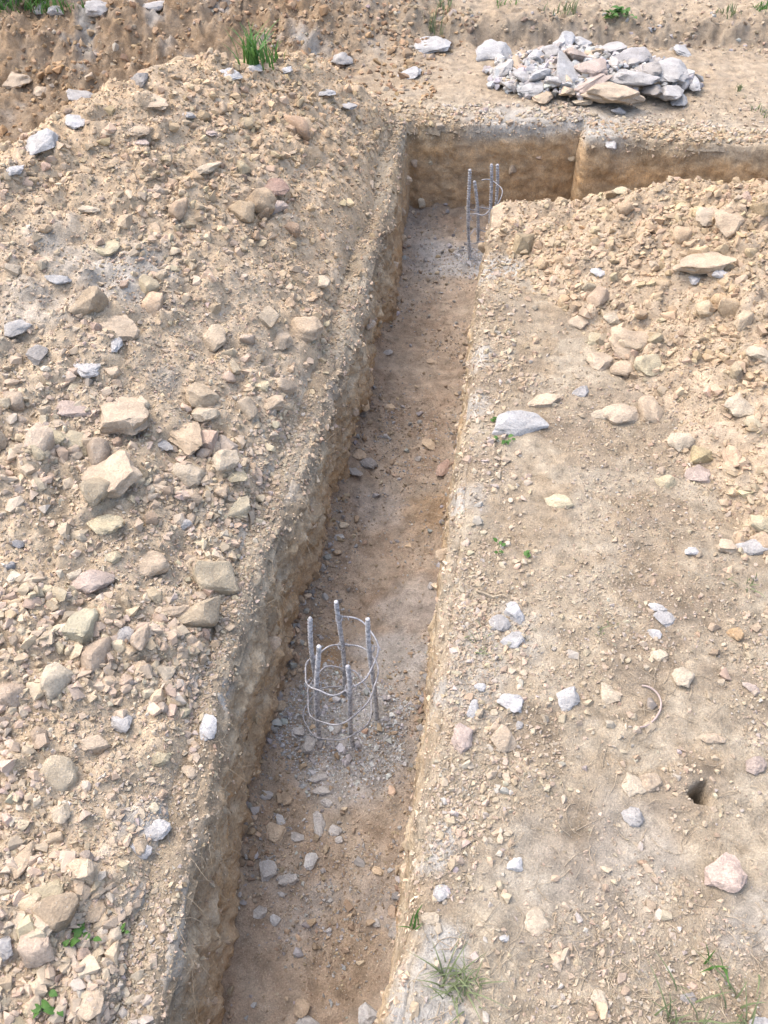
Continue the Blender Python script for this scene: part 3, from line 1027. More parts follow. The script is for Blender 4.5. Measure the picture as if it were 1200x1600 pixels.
gL = 'stones singled out on the left heap'
for a in [
    # left heap and its crest
    (65, 214, 56, 40, 'white', 'biggest pale grey block on the back crest of the left heap', 20),
    (117, 184, 36, 28, 'white', 'rounded white stone on the left crest, beside the biggest pale block', 0),
    (24, 264, 34, 20, 'white', 'pale stone at the left picture edge, below the biggest pale block', 25),
    (361, 113, 40, 17, 'blue', 'thin grey flake lying on the crest left of the green grass tuft', -25),
    (397, 104, 29, 19, 'white', 'small white stone at the foot of the green grass tuft', 0),
    (447, 108, 22, 13, 'white', 'smallest white stone on the crest right of the grass tuft', 0),
    (508, 142, 36, 15, 'blue', 'upper grey slate flake on the right shoulder of the left heap', -38),
    (539, 163, 42, 15, 'grey', 'lower grey slate flake on the right shoulder of the left heap', -28),
    (243, 157, 44, 20, 'dust', 'flat tan slab just below the crest of the left heap', -8),
    (292, 177, 28, 19, 'grey', 'grey stone near the crest, right of the flat tan slab', 0),
    (216, 197, 38, 25, 'tan', 'tan stone on the upper left heap above a purple flake', 0),
    (218, 220, 34, 12, 'pink', 'narrow purplish flake on the upper left heap', -22),
    (430, 289, 48, 30, 'red', 'reddish stone high on the left heap, above a brown one', 0),
    (432, 321, 40, 30, 'pink', 'brownish pink stone just below the reddish stone', 0),
    (325, 257, 44, 25, 'pale', 'pale flat topped stone in the middle of the upper heap', 5),
    (330, 205, 22, 14, 'pink', 'small pinkish stone on the upper heap, right of the tan slab', 0),
    (240, 356, 40, 30, 'tan', 'tan angular stone below the middle of the upper heap', -30),
    (165, 380, 44, 28, 'yellow', 'yellowish flat stone at the left of the heap, above the grey dusty patch', -15),
    (139, 324, 38, 17, 'pale', 'thin pale stone far up on the left side of the heap', -5),
    (475, 505, 62, 46, 'tan', 'large tan boulder close to the left brink, halfway up the trench', 10),
    (440, 525, 38, 36, 'dust', 'tan stone touching the large boulder near the left brink', 0),
    (503, 438, 28, 27, 'pale', 'pale stone above the large tan boulder near the left brink', 0),
    (185, 508, 72, 46, 'dust', 'broad tan slab with a white shard leaning on it', -10),
    (180, 530, 24, 34, 'blue', 'white shard leaning on the broad tan slab', 10),
    (135, 571, 44, 32, 'white', 'bluish white stone below the broad tan slab', -12),
    (28, 505, 46, 34, 'grey', 'bluish grey stone at the left picture edge beside the dusty patch', 20),
    (90, 434, 42, 18, 'blue', 'flat pale grey stone at the top of the grey dusty patch', 0),
    (60, 548, 32, 34, 'dark', 'dull grey stone left of the bluish white stone', 0),
    (122, 634, 86, 38, 'pink', 'pinkish brown flat slab in the middle of the left heap', -6),
    (195, 632, 78, 78, 'dust', 'big rounded tan clod right of the pinkish brown slab', 15),
    (82, 671, 42, 48, 'yellow', 'yellowish stone, left one of the pair under the pinkish slab', 30),
    (122, 686, 48, 44, 'yellow', 'yellowish stone, right one of the pair under the pinkish slab', -15),
    (176, 726, 108, 76, 'dust', 'biggest flat tan slab on the left heap', -10),
    (290, 668, 56, 72, 'tan', 'tall brown clod right of the long grey sliver', 20),
    (321, 641, 48, 34, 'pale', 'rounded pale stone at the right of the tall brown clod', -5),
    (252, 691, 56, 16, 'grey', 'long thin grey sliver of stone on the left heap', -33),
    (294, 729, 52, 54, 'pale', 'pale angular stone under the tall brown clod', 20),
    (350, 711, 48, 46, 'pale', 'roundish pale stone nearest the brink below the brown clod', -10),
    (371, 741, 32, 32, 'yellow', 'small yellow stone touching the roundish pale stone', 20),
    (165, 814, 58, 34, 'yellow', 'orange tan stone below the biggest flat slab', -20),
    (142, 901, 76, 50, 'pink', 'big pinkish block in the lower half of the left heap', 10),
    (237, 874, 62, 48, 'dust', 'tan stone with a pale face, right of the pinkish block', -10),
    (341, 881, 50, 24, 'pale', 'flat pale tan stone right of the pinkish block near the brink', -8),
    (425, 624, 42, 34, 'dust', 'tan stone near the left brink, below a small yellow one', 15),
    (410, 600, 24, 20, 'yellow', 'small yellow stone near the left brink', 0),
    (27, 848, 26, 17, 'slate', 'upper dark blue grey pebble at the left picture edge', -10),
    (15, 883, 20, 19, 'slate', 'lower dark blue grey pebble at the left picture edge', 0),
    (284, 816, 34, 24, 'grey', 'pale grey stone above the tan stone with a pale face', 0),
    (178, 868, 26, 24, 'yellow', 'small yellow stone touching the top of the pinkish block', 0),
    (193, 990, 28, 44, 'grey', 'upright greyish stone below the pinkish block', -15),
    (256, 1040, 38, 44, 'pale', 'whitish tan stone in the lower middle of the left heap', 0),
    (222, 1038, 30, 32, 'tan', 'tan stone left of the whitish tan one', 0),
    (270, 947, 62, 30, 'dust', 'wide tan stone below the stone with a pale face', 12),
    (326, 1127, 32, 46, 'blue', 'pale blue grey stone on the left brink beside the near cage', 15),
    (190, 1122, 42, 34, 'grey', 'greyish stone left of the pale blue grey brink stone', -30),
    (148, 1155, 44, 32, 'dust', 'dusty tan stone low on the left heap', 0),
    (250, 1180, 36, 26, 'yellow', 'yellowish stone left of a round one near the brink', 10),
    (297, 1200, 27, 30, 'dust', 'round tan stone close to the brink below the pale grey one', 0),
    (97, 1262, 30, 40, 'pale', 'pale upright stone at the lower left', -10),
    (125, 1350, 42, 36, 'tan', 'tan stone left of the white lumps at the lower left', 0),
    (246, 1290, 42, 38, 'white', 'upper white powdery lump by the lower left brink', 0),
    (219, 1322, 38, 30, 'white', 'lower white powdery lump by the lower left brink', 0),
    (78, 1386, 52, 54, 'yellow', 'greenish tan stone at the lower left above the palest slab', 25),
    (61, 1450, 38, 58, 'pale', 'palest flat slab standing at the lower left', -14),
    (150, 1412, 46, 50, 'tan', 'tan clod right of the palest flat slab', 35),
    (147, 1554, 36, 58, 'dust', 'tan oblong stone near the bottom edge, right of a weed', -8),
    (38, 1330, 30, 60, 'tan', 'tall tan stone near the left edge at the lower left', -20),
    (8, 1470, 34, 46, 'grey', 'grey stone cut by the left edge near the bottom', 0),
]:
    px, py, wd, ht, c, lab, turn = a
    flatish = 0.5 if any(k in lab for k in ('slab', 'flake', 'flat', 'thin', 'sliver', 'shard')) else 0
    rock(px, py, wd, ht, c, lab, turn=turn, flat=flatish, thick=0.42 if flatish else 0.62, group=gL, sink=.4)

gR = 'stones singled out on the right side'
for a in [
    (813, 654, 88, 50, 'blue', 'big pale grey rock beside the right brink, halfway up', -6),
    (850, 622, 56, 28, 'dust', 'tan stone tucked behind the big pale grey rock', 5),
    (986, 527, 74, 54, 'tan', 'biggest brown clod in the cluster on the right heap', -6),
    (935, 527, 40, 28, 'yellow', 'orange tan stone left of the biggest brown clod', 10),
    (936, 559, 40, 38, 'dust', 'squarish tan stone below the orange tan one', -8),
    (1014, 562, 46, 40, 'yellow', 'yellow tan stone below the biggest brown clod', 20),
    (973, 570, 42, 34, 'tan', 'brown stone between the squarish and the yellow tan stones', 0),
    (956, 494, 28, 22, 'pale', 'pale stone on top of the biggest brown clod', 0),
    (902, 500, 34, 28, 'dust', 'dusty stone at the upper left of the clod cluster', 0),
    (968, 640, 58, 40, 'dust', 'wide clod below the clod cluster, right of a smaller one', 12),
    (1015, 632, 44, 48, 'tan', 'tall clod right of the wide clod below the cluster', 0),
    (940, 642, 44, 22, 'pale', 'low pale stone touching the wide clod', -8),
    (906, 609, 28, 22, 'grey', 'small greyish stone left of the wide clod', 0),
    (935, 424, 27, 17, 'white', 'single white stone on the upper right heap', 0),
    (1098, 405, 96, 40, 'tan', 'big overhanging brown slab on the right heap', 5),
    (1085, 433, 18, 20, 'white', 'left white bit under the overhanging brown slab', 0),
    (1125, 427, 26, 16, 'white', 'right white bit under the overhanging brown slab', 20),
    (1106, 332, 40, 36, 'dust', 'tan block near the top of the right heap', -20),
    (1140, 340, 50, 40, 'tan', 'rounded tan block beside another near the top of the right heap', 15),
    (943, 300, 22, 14, 'white', 'whitish stone on the corner of the cross trench', 35),
    (970, 295, 32, 20, 'yellow', 'yellowish stone beside the whitish one at the cross trench', 0),
    (1160, 626, 62, 46, 'pale', 'whitish pink stained rock near the right edge', 10),
    (1178, 658, 36, 28, 'yellow', 'tan block under the whitish pink stained rock', 0),
    (1185, 545, 40, 36, 'pale', 'pale block cut by the right edge above the stained rock', 0),
    (1065, 685, 44, 34, 'pale', 'pale greenish stone above the pink rock', 0),
    (1090, 736, 44, 40, 'pink', 'single pink rock at the right', 20),
    (1040, 750, 36, 26, 'yellow', 'yellowish stone left of the pink rock', 0),
    (873, 778, 46, 27, 'yellow', 'lone buff stone on bare ground below the big grey rock', -4),
    (1082, 858, 24, 20, 'white', 'small white stone below the pink rock', -20),
    (1176, 848, 56, 34, 'grey', 'pale grey stone at the right edge', -8),
    (1190, 810, 40, 40, 'yellow', 'ochre stone at the right edge above the pale grey one', 0),
    (1136, 848, 36, 26, 'dust', 'dusty stone left of the pale grey edge stone', 0),
    (804, 949, 36, 38, 'blue', 'top stone of the three grey ones on the right bank', -20),
    (780, 968, 34, 34, 'grey', 'left stone of the three grey ones on the right bank', -35),
    (801, 994, 38, 33, 'blue', 'bottom stone of the three grey ones on the right bank', -10),
    (750, 1071, 20, 18, 'blue', 'small grey chip above a longer chip by the right brink', 0),
    (741, 1101, 20, 34, 'blue', 'longer grey chip by the right brink', -25),
    (799, 1090, 44, 40, 'white', 'pale grey stone right of the longer chip by the right brink', 15),
    (886, 1081, 38, 46, 'blue', 'wedge shaped grey stone with a dark side on bare ground', -40),
    (950, 1074, 34, 40, 'pale', 'pale buff stone right of the grey wedge', 10),
    (722, 1144, 34, 50, 'pink', 'pinkish tan stone below the grey chips', -8),
    (786, 1145, 42, 48, 'dust', 'tan stone right of the pinkish one below the chips', 10),
    (811, 1131, 14, 16, 'grey', 'tiny grey chip beside the tan stone below the chips', 0),
    (804, 1348, 28, 24, 'white', 'lone white angular chip low on the right bank', 15),
    (1022, 987, 24, 18, 'white', 'small bright white stone in the middle right', -10),
    (1027, 946, 30, 16, 'white', 'pair like white flake above the small bright white stone', -10),
    (1029, 1020, 32, 24, 'pale', 'buff stone below the small bright white one', 0),
    (1065, 1051, 34, 38, 'pale', 'knobbly buff stone above the curved tube', -30),
    (1148, 987, 26, 24, 'orange', 'ochre stone right of the white stones', 0),
    (1040, 960, 44, 30, 'grey', 'greyish embedded stone near the white flake', 0),
    (988, 1269, 36, 34, 'grey', 'grey knobbly stone left of the hole', 0),
    (1016, 1215, 36, 36, 'dust', 'tan stone left of the hole, above the grey knobbly one', 10),
    (986, 1213, 36, 44, 'pale', 'flat pale stone left of the hole, leaning on another', 20),
    (1113, 1150, 42, 20, 'dust', 'low tan stone above the hole', -5),
    (1172, 1072, 30, 18, 'pink', 'pinkish pebble near the right edge above the hole', -30),
    (1180, 1190, 36, 34, 'pink', 'pink stone at the right edge level with the hole', 0),
    (1132, 1350, 64, 64, 'pink', 'large pale pink stone at the lower right', -15),
    (690, 1386, 28, 34, 'grey', 'grey stone on the right brink near the bottom', 0),
    (672, 1432, 30, 24, 'pale', 'buff stone on the right brink below the grey one', 0),
    (787, 1463, 16, 14, 'blue', 'tiny pale chip low on the right bank', 0),
    (838, 1432, 38, 46, 'pale', 'pale stone bedded flush in the lower right ground', 15),
    (935, 1555, 26, 32, 'pale', 'pale stone near the bottom edge of the right bank', 0),
    (1076, 1556, 30, 20, 'dark', 'dark grey stone near the bottom at the lower right', 0),
    (1187, 1595, 40, 28, 'grey', 'grey stone in the bottom corner at the right', 0),
]:
    px, py, wd, ht, c, lab, turn = a
    low = 'flush' in lab or 'flat' in lab or 'embedded' in lab
    if lab.startswith('large pale pink'):
        c = (.50, .39, .33)
    rock(px, py, wd, ht, c, lab, turn=turn, flat=0.5 if (low or 'slab' in lab or 'flake' in lab) else 0, thick=0.3 if low else 0.55,
         sink=0.45 if low else 0.38, group=gR)

gF = 'stones on the trench floor'
for a in [
    (577, 720, 30, 26, 'dark', 'dark grey stone by the left wall, halfway along the trench floor', 0),
    (561, 706, 24, 20, 'brown', 'brown stone behind the dark grey one at the left wall foot', 0),
    (552, 730, 18, 32, 'dark', 'thin grey shards at the left wall foot', 40),
    (670, 691, 24, 22, 'tan', 'tan stone in the middle of the floor halfway along', 0),
    (653, 715, 12, 10, 'dark', 'small dark pebble on the floor halfway along', 0),
    (675, 564, 18, 11, 'brown', 'brown pebble on the far half of the floor', 8),
    (606, 549, 16, 12, 'grey', 'pale pebble near the left wall on the far half of the floor', 0),
    (609, 634, 18, 16, 'tan', 'tan pebble near the left wall on the far half', 0),
    (693, 722, 20, 40, 'red', 'reddish brown block at the foot of the right wall', -10),
    (538, 818, 16, 14, 'pale', 'pale pebble at the left wall foot, above another', 0),
    (530, 838, 18, 14, 'grey', 'grey pebble at the left wall foot, under a pale one', 0),
    (527, 861, 14, 14, 'tan', 'lowest of three pebbles at the left wall foot', 0),
    (674, 914, 14, 14, 'grey', 'small grey pebble by the right wall above the near cage', 0),
    (500, 1211, 32, 18, 'grey', 'oval grey stone on the floor just below the near cage', 20),
    (502, 1232, 28, 16, 'grey', 'grey stone partly under the oval one', 0),
    (510, 1252, 20, 16, 'grey', 'grey chip between the oval and the longest stone', 0),
    (499, 1279, 20, 42, 'grey', 'longest grey stone, standing along the trench', 15),
    (524, 1294, 22, 22, 'grey', 'round grey stone right of the longest one', 0),
    (529, 1310, 14, 14, 'grey', 'small grey chip below the round grey stone', 0),
    (439, 1278, 14, 24, 'blue', 'narrow pale stone at the left wall foot below the cage', 8),
    (428, 1295, 36, 32, 'dust', 'tan and grey stone at the left wall foot below the cage', -25),
    (465, 1304, 22, 20, 'grey', 'roundish grey stone left of the longest one', 0),
    (417, 1354, 32, 36, 'grey', 'dark edged grey slab at the left wall foot', -25),
    (486, 1341, 22, 28, 'blue', 'pointed pale grey stone in the middle of the near floor', 0),
    (452, 1371, 34, 22, 'grey', 'flat grey stone right of the dark edged slab', 8),
    (405, 1421, 24, 24, 'grey', 'round grey stone at the left wall foot near the bottom', 0),
    (430, 1434, 18, 20, 'blue', 'pale grey pebble right of the round grey stone', 0),
    (590, 1357, 20, 16, 'tan', 'tan chip by the right side of the near floor', -15),
    (618, 1449, 24, 32, 'dark', 'dull grey stone at the foot of the right wall near the bottom', 0),
    (588, 1440, 14, 14, 'grey', 'small grey chip left of the dull grey stone', 0),
    (575, 1576, 36, 36, 'blue', 'pale grey stone at the bottom edge of the trench floor', 15),
    (483, 1592, 44, 24, 'grey', 'grey block cut by the bottom edge of the picture', 0),
    (472, 1568, 28, 30, 'brown', 'brown stone above the grey block at the bottom edge', 30),
    (417, 1240, 22, 18, 'grey', 'grey stone at the left wall foot left of the tan one', 0),
    (447, 1243, 24, 26, 'brown', 'brown stone at the left wall foot below the near cage', 0),
    (482, 1158, 26, 30, 'grey', 'grey slab leaning on the near cage at its left', 12),
    (466, 1140, 20, 22, 'grey', 'grey wedge behind the slab leaning on the near cage', 40),
    (526, 1136, 17, 19, 'grey', 'upper grey stone inside the near cage', 0),
    (538, 1156, 17, 18, 'grey', 'lower grey stone inside the near cage', 20),
    (657, 1134, 14, 14, 'grey', 'grey pebble near the right wall beside the near cage', 0),
]:
    px, py, wd, ht, c, lab, turn = a
    rock(px, py, wd, ht, c, lab, turn=turn, flat=0.55 if ('slab' in lab or 'flat' in lab) else 0, thick=0.5, group=gF, cuts=9)

# far ground
for a in [
    (672, 66, 66, 24, 'blue', 'long flat grey slab on the far ground, left of the rubble pile', -6),
    (639, 112, 40, 17, 'blue', 'flat oval grey slab on the far ground below the long one', 0),
    (535, 90, 34, 26, 'grey', 'lone grey stone on the far ground right of the grass tuft', 0),
    (1067, 78, 32, 16, 'blue', 'flat grey slab lying behind the right end of the rubble pile', 0),
    (218, 120, 28, 28, 'dark', 'dark grey lump on the far slope behind the left heap', 0),
    (140, 117, 14, 18, 'dust', 'small buff stone on the far slope at the left', 0),
    (30, 120, 42, 32, 'dust', 'dull clod at the left edge of the far slope', 0),
    (63, 142, 26, 16, 'dust', 'low clod on the far slope above the white stones', 0),
    (68, 8, 34, 24, 'grey', 'grey lump in the grass at the top left', 0),
    (155, 10, 40, 28, 'grey', 'grey lump at the top edge of the far slope', 0),
    (240, 8, 40, 20, 'grey', 'dusty grey lump at the top edge, right of another', 0),
    (90, 14, 24, 22, 'grey', 'small grey lump beside the grass at the top left', 0),
    (125, 150, 44, 20, 'grey', 'greyish lump on the far slope just behind the crest', 0),
]:
    px, py, wd, ht, c, lab, turn = a
    fl = 'flat' in lab
    rock(px, py, wd, ht, c, lab, turn=turn, flat=0.45 if fl else 0, thick=0.4 if fl else 0.7, group='stones on the far ground', sink=.25 if fl else .35)

# ------------------------------------------------------------------ rubble pile of broken rock
gP = 'rocks of the grey rubble pile'
PC = un(925, 140)


def pile_h(x, y):
    u, v = (x - PC[0]) / 0.44, (y - PC[1] - 0.10) / 0.27
    return 0.07 * np.clip(1 - (u * u + v * v), 0, 1) ** 0.8


def pile_surf(x, y):
    return G.at(x, y) + pile_h(x, y)


def pile_hit(px, py):
    d = FW + RT * (px - 600) / FPX - UP * (py - 800) / FPX
    t = np.arange(2.5, 7.0, 0.004)
    P = CAM + d * t[:, None]
    k = int(np.argmax(P[:, 2] < pile_surf(P[:, 0], P[:, 1])))
    p = P[k].copy()
    p[2] = float(pile_surf(p[0], p[1]))
    return p, t[k]


for a in [
    (771, 78, 52, 24, 'blue', 'flat pale slab at the left end of the rubble pile', -5, 1),
    (883, 66, 30, 30, 'blue', 'pale block on the very top of the rubble pile', 0, 0),
    (907, 67, 26, 22, 'blue', 'pale block right of the topmost one of the rubble pile', 20, 0),
    (901, 87, 42, 30, 'pink', 'brownish pink rock under the topmost blocks', 0, 0),
    (933, 80, 24, 16, 'brown', 'small dark brown slab near the top of the pile', 0, 1),
    (955, 76, 48, 22, 'grey', 'light grey slab at the top right of the pile', -8, 1),
    (983, 90, 66, 26, (.33, .33, .335), 'darker grey slab on the right upper side of the pile', 5, 1),
    (921, 106, 50, 26, 'pink', 'pale pinkish rock in the middle of the pile', 0, 0),
    (880, 106, 34, 38, 'blue', 'tall bluish slab standing in the middle of the pile', 30, 1),
    (923, 129, 64, 24, 'pink', 'flat pinkish grey slab above the biggest boulder', 4, 1),
    (955, 146, 92, 42, 'dust', 'biggest tan boulder at the front of the pile', 4, 0),
    (990, 122, 70, 32, 'grey', 'large grey boulder right of the middle of the pile', 0, 0),
    (1044, 112, 54, 36, 'grey', 'large grey boulder at the right end of the pile', 0, 0),
    (1046, 144, 42, 30, 'grey', 'grey boulder at the lower right of the pile', 15, 0),
    (1058, 157, 26, 20, 'blue', 'pale wedge in front of the lower right boulder', 40, 0),
    (1083, 131, 15, 18, 'blue', 'pointed chip at the right tip of the pile', 0, 0),
    (848, 154, 32, 22, 'tan', 'brown rock at the front left of the pile', 0, 0),
    (885, 142, 24, 22, 'dust', 'tan rock right of the brown front rock of the pile', 0, 0),
    (807, 98, 14, 22, 'brown', 'small upright brown rock in the left part of the pile', 0, 0),
    (860, 79, 28, 20, 'grey', 'grey rock left of the topmost block', 0, 0),
    (838, 90, 30, 22, 'blue', 'pale rock in the upper left of the pile', 0, 0),
    (815, 118, 30, 22, 'grey', 'grey rock in the left middle of the pile', 30, 0),
    (845, 118, 34, 26, 'blue', 'pale grey rock left of the tall bluish slab', -20, 0),
    (795, 135, 26, 16, 'grey', 'low grey rock at the left foot of the pile', 0, 0),
    (828, 138, 40, 18, 'blue', 'fanned grey shards at the front left of the pile', -10, 1),
    (862, 128, 26, 22, 'grey', 'grey rock between the fanned shards and the middle', 0, 0),
    (1018, 142, 30, 26, 'dark', 'dark grey rock in a gap at the right of the pile', 0, 0),
    (910, 160, 30, 12, 'pale', 'pale flat stone leaning on the front of the biggest boulder', 0, 1),
    (964, 172, 24, 14, 'grey', 'grey chip in front of the biggest boulder', 0, 0),
    (1010, 108, 40, 26, 'dark', 'dull grey rock in the upper right of the pile', 15, 0),
    (785, 108, 34, 22, 'grey', 'grey rock below the flat slab at the left end', 0, 0),
]:
    px, py, wd, ht, c, lab, turn, fl = a
    rock(px, py, wd * 1.08, ht * 1.1, c, lab, name='rock', cat='rock', group=gP, turn=turn, cuts=3, flat=0.5 if fl else 0, thick=0.55 if fl else 0.65,
         sink=0.12, tilt=0.22, at=pile_hit(px, py + ht * .3))


def in_pile(x, y):
    return (((x - PC[0]) / 0.42) ** 2 + ((y - PC[1] - 0.10) / 0.26) ** 2 < 1 + 0.3 * perlin(x * 9, y * 9, 2))


def in_pile_left(x, y):
    return in_pile(x, y)


GREYS = ['grey'] * 6 + ['blue'] * 5 + ['white'] * 1 + ['dust'] * 2 + ['dark'] * 1 + ['pink']
box = (PC[0] - .6, PC[0] + .6, PC[1] - .4, PC[1] + .6)
chips = stuff_stones('rubble_chips', None, pile_surf, in_pile, box, 950, 0.006, 0.026, 2.0, GREYS, 62, SH_LOW, 0.0, dust=.22, tone=.92)
chips['label'] = 'broken grey stone chips filling the rubble pile beyond the trench'
chips['category'] = 'rubble'


# ------------------------------------------------------------------ tubes, rebar cages
def tube(P, R, sides=8, caps=True):
    P = np.array(P, float)
    n = len(P)
    R = np.broadcast_to(R, n)
    T = np.gradient(P, axis=0)
    T /= np.linalg.norm(T, axis=1)[:, None]
    ref = np.array([0.31, 0.95, 0.05]) if abs(T[0, 2]) > .7 else np.array([0, 0, 1.0])
    A = np.cross(T, ref)
    A /= np.linalg.norm(A, axis=1)[:, None]
    B = np.cross(T, A)
    a = np.linspace(0, 2 * np.pi, sides, endpoint=False)
    V = P[:, None] + R[:, None, None] * (A[:, None] * np.cos(a)[None, :, None] + B[:, None] * np.sin(a)[None, :, None])
    V = V.reshape(-1, 3)
    i = np.arange(n - 1)[:, None] * sides
    k = np.arange(sides)[None]
    k2 = (k + 1) % sides
    F = np.stack([i + k, i + k2, i + k2 + sides, i + k + sides], -1).reshape(-1, 4)
    if caps:
        V = np.concatenate([V, P[:1], P[-1:]])
        c0, c1 = len(V) - 2, len(V) - 1
        e = (n - 1) * sides
        kk = np.arange(sides)
        F = np.concatenate([F, np.stack([kk * 0 + c0, (kk + 1) % sides, kk, kk * 0 + c0], -1)[:, [0, 1, 2, 3]][:0],
                            np.stack([e + kk, e + (kk + 1) % sides, kk * 0 + c1, kk * 0 + c1], -1)[:0]])
        T0 = np.stack([kk * 0 + c0, (kk + 1) % sides, kk], -1)
        T1 = np.stack([e + kk, e + (kk + 1) % sides, kk * 0 + c1], -1)
        tri = np.concatenate([F[:, [0, 1, 2]], F[:, [0, 2, 3]], T0, T1])
        return V, tri
    return V, np.concatenate([F[:, [0, 1, 2]], F[:, [0, 2, 3]]])


def rebar_mesh(base, top, rad):
    L = np.linalg.norm(top - base)
    n = max(8, int(L / 0.0016))
    s = np.linspace(0, 1, n)
    P = base + (top - base) * s[:, None]
    P[:, 0] += 0.004 * np.sin(s * 5 + base[0] * 90)
    P[:, 1] += 0.003 * np.sin(s * 4 + base[1] * 70)
    ribs = (np.arange(n) % 6 < 2)
    R = np.where(ribs, rad * 1.18, rad * .94)
    R = R * np.where(s > 1 - 0.003 / L, 0.85, 1)
    V, F = tube(P, R, 10)
    # two lengthwise ribs
    return V, F


def solve_bar(bpx, bpy, tpx, tpy, zb):
    b = un(bpx, bpy, zb)
    best = min(np.arange(0.05, 0.6, 0.0015), key=lambda h: abs(proj(b + np.array([0, 0, h]))[1] - tpy))
    tp = b + np.array([0, 0, best])
    q = tp - CAM
    zc = q @ FW
    tp = tp + RT * ((tpx - proj(tp)[0]) * zc / FPX)
    return b, tp


def cage(bars, label, rad, wire, turns, top_f, seed, base_z, ring_scale=1.0):
    B = [solve_bar(*k, base_z) for k in bars]
    C0 = np.mean([b for b, t in B], axis=0)
    C1 = np.mean([t for b, t in B], axis=0)
    root = link('rebar_cage', None, label=label, cat='rebar cage', group='rebar cages standing in the trench', loc=(C0[0], C0[1], base_z))
    org = np.array([C0[0], C0[1], base_z])
    for b, t in B:
        d = (b - t) / np.linalg.norm(b - t)
        V, F = rebar_mesh(b + d * 0.04 - org, t - org, rad)
        link('rebar', mesh_from('rebar', V, F), M_STEEL, root)
    Rm = np.mean([np.hypot(*(b - C0)[:2]) for b, t in B]) * ring_scale
    r_ = np.random.default_rng(seed)
    hmin = min(t[2] for b, t in B) - base_z
    hmax = max(t[2] for b, t in B) - base_z
    s = np.linspace(0, 1, int(90 * turns))
    ang = 1.75 - s * turns * 2 * np.pi
    zz = 0.012 + (hmax * top_f) * (1 - s) ** 1.0
    zz = zz + 0.014 * np.sin(ang * 1.0 + 1.0) + 0.008 * np.sin(ang * 1.7) + 0.003 * np.sin(ang * 5.3)
    f = (zz / hmax)[:, None]
    ctr = (C0 + (C1 - C0) * f)
    rr = Rm + rad + wire + 0.008 * np.sin(ang * 0.7) + 0.004 * np.sin(ang * 2.3 + 1) + 0.002 * np.sin(ang * 7.1)
    P = np.stack([ctr[:, 0] + rr * np.cos(ang), ctr[:, 1] + rr * np.sin(ang), zz + base_z], 1) - org
    V, F = tube(P, wire, 7)
    link('spiral_tie', mesh_from('spiral_tie', V, F), M_WIRE, root)
    # twists of binding wire where the spiral meets a bar
    for k, (b, t) in enumerate(B):
        a0 = math.atan2(b[1] - C0[1], b[0] - C0[0])
        for j in range(int(turns)):
            cand = [i for i in range(len(s)) if abs(((ang[i] - a0 + np.pi) % (2 * np.pi)) - np.pi) < 0.05]
            cand = [i for i in cand if int(s[i] * turns) == j]
            if not cand or r_.random() < 0.25:
                continue
            i = cand[0]
            f0 = min(1, max(0, (zz[i]) / (t[2] - base_z)))
            if zz[i] > t[2] - base_z - .01:
                continue
            c = b + (t - b) * f0 - org
            th = np.linspace(0, 4.2 * np.pi, 40)
            W = np.stack([c[0] + (rad + .0022) * np.cos(th), c[1] + (rad + .0022) * np.sin(th), c[2] + (th / 12.0 - .5) * .010 + .004 * np.sin(th)], 1)
            tail = W[-1] + np.array([[0.004, -.004, .003], [.010, -.007, .008], [.013, -.012, .005]]) * r_.uniform(.7, 1.5)
            V, F = tube(np.concatenate([W, tail]), 0.0009, 5)
            link('binding_wire', mesh_from('binding_wire', V, F), M_WIRE, root)
    return root


cage([(498, 1152, 496, 1010), (553, 1165, 541, 1040), (586, 1122, 577, 966), (538, 1082, 528, 941), (494, 1110, 487, 964)],
     'near rebar cage of five ribbed bars and a wire spiral', 0.0047, 0.0020, 3.0, 0.70, 5, -0.335)
cage([(733, 404, 733, 264), (748, 378, 742, 283), (774, 372, 776, 257), (768, 394, 766, 257)],
     'far rebar cage half hidden behind the corner of the cross trench', 0.0056, 0.0021, 2.2, 0.62, 9, -0.335, 0.8)

# curved tube lying on the right bank
path = []
for (px, py) in [(998, 1139), (1008, 1138), (1022, 1128), (1031, 1113), (1032, 1098), (1026, 1086), (1014, 1077), (1000, 1074)]:
    p, t = hit(px, py)
    path.append(p + np.array([0, 0, 0.006]))
path = np.array(path)
k = np.linspace(0, len(path) - 1, 60)
path = np.stack([np.interp(k, np.arange(len(path)), path[:, i]) for i in range(3)], 1)
path = smooth(path, 6)
V, F = tube(path, 0.0019, 8)
link('bent_tube', mesh_from('bent_tube', V, F), M_TUBE, None, 'thin pinkish tube bent into a hook on the right bank', 'tube')


# ------------------------------------------------------------------ roots, straw, plants
def strands(lines, rad):
    Vs, Fs, off = [], [], 0
    for P in lines:
        R = np.linspace(rad, rad * 0.4, len(P))
        V, F = tube(P, R, 3, False)
        Vs.append(V)
        Fs.append(F + off)
        off += len(V)
    return np.concatenate(Vs), np.concatenate(Fs)


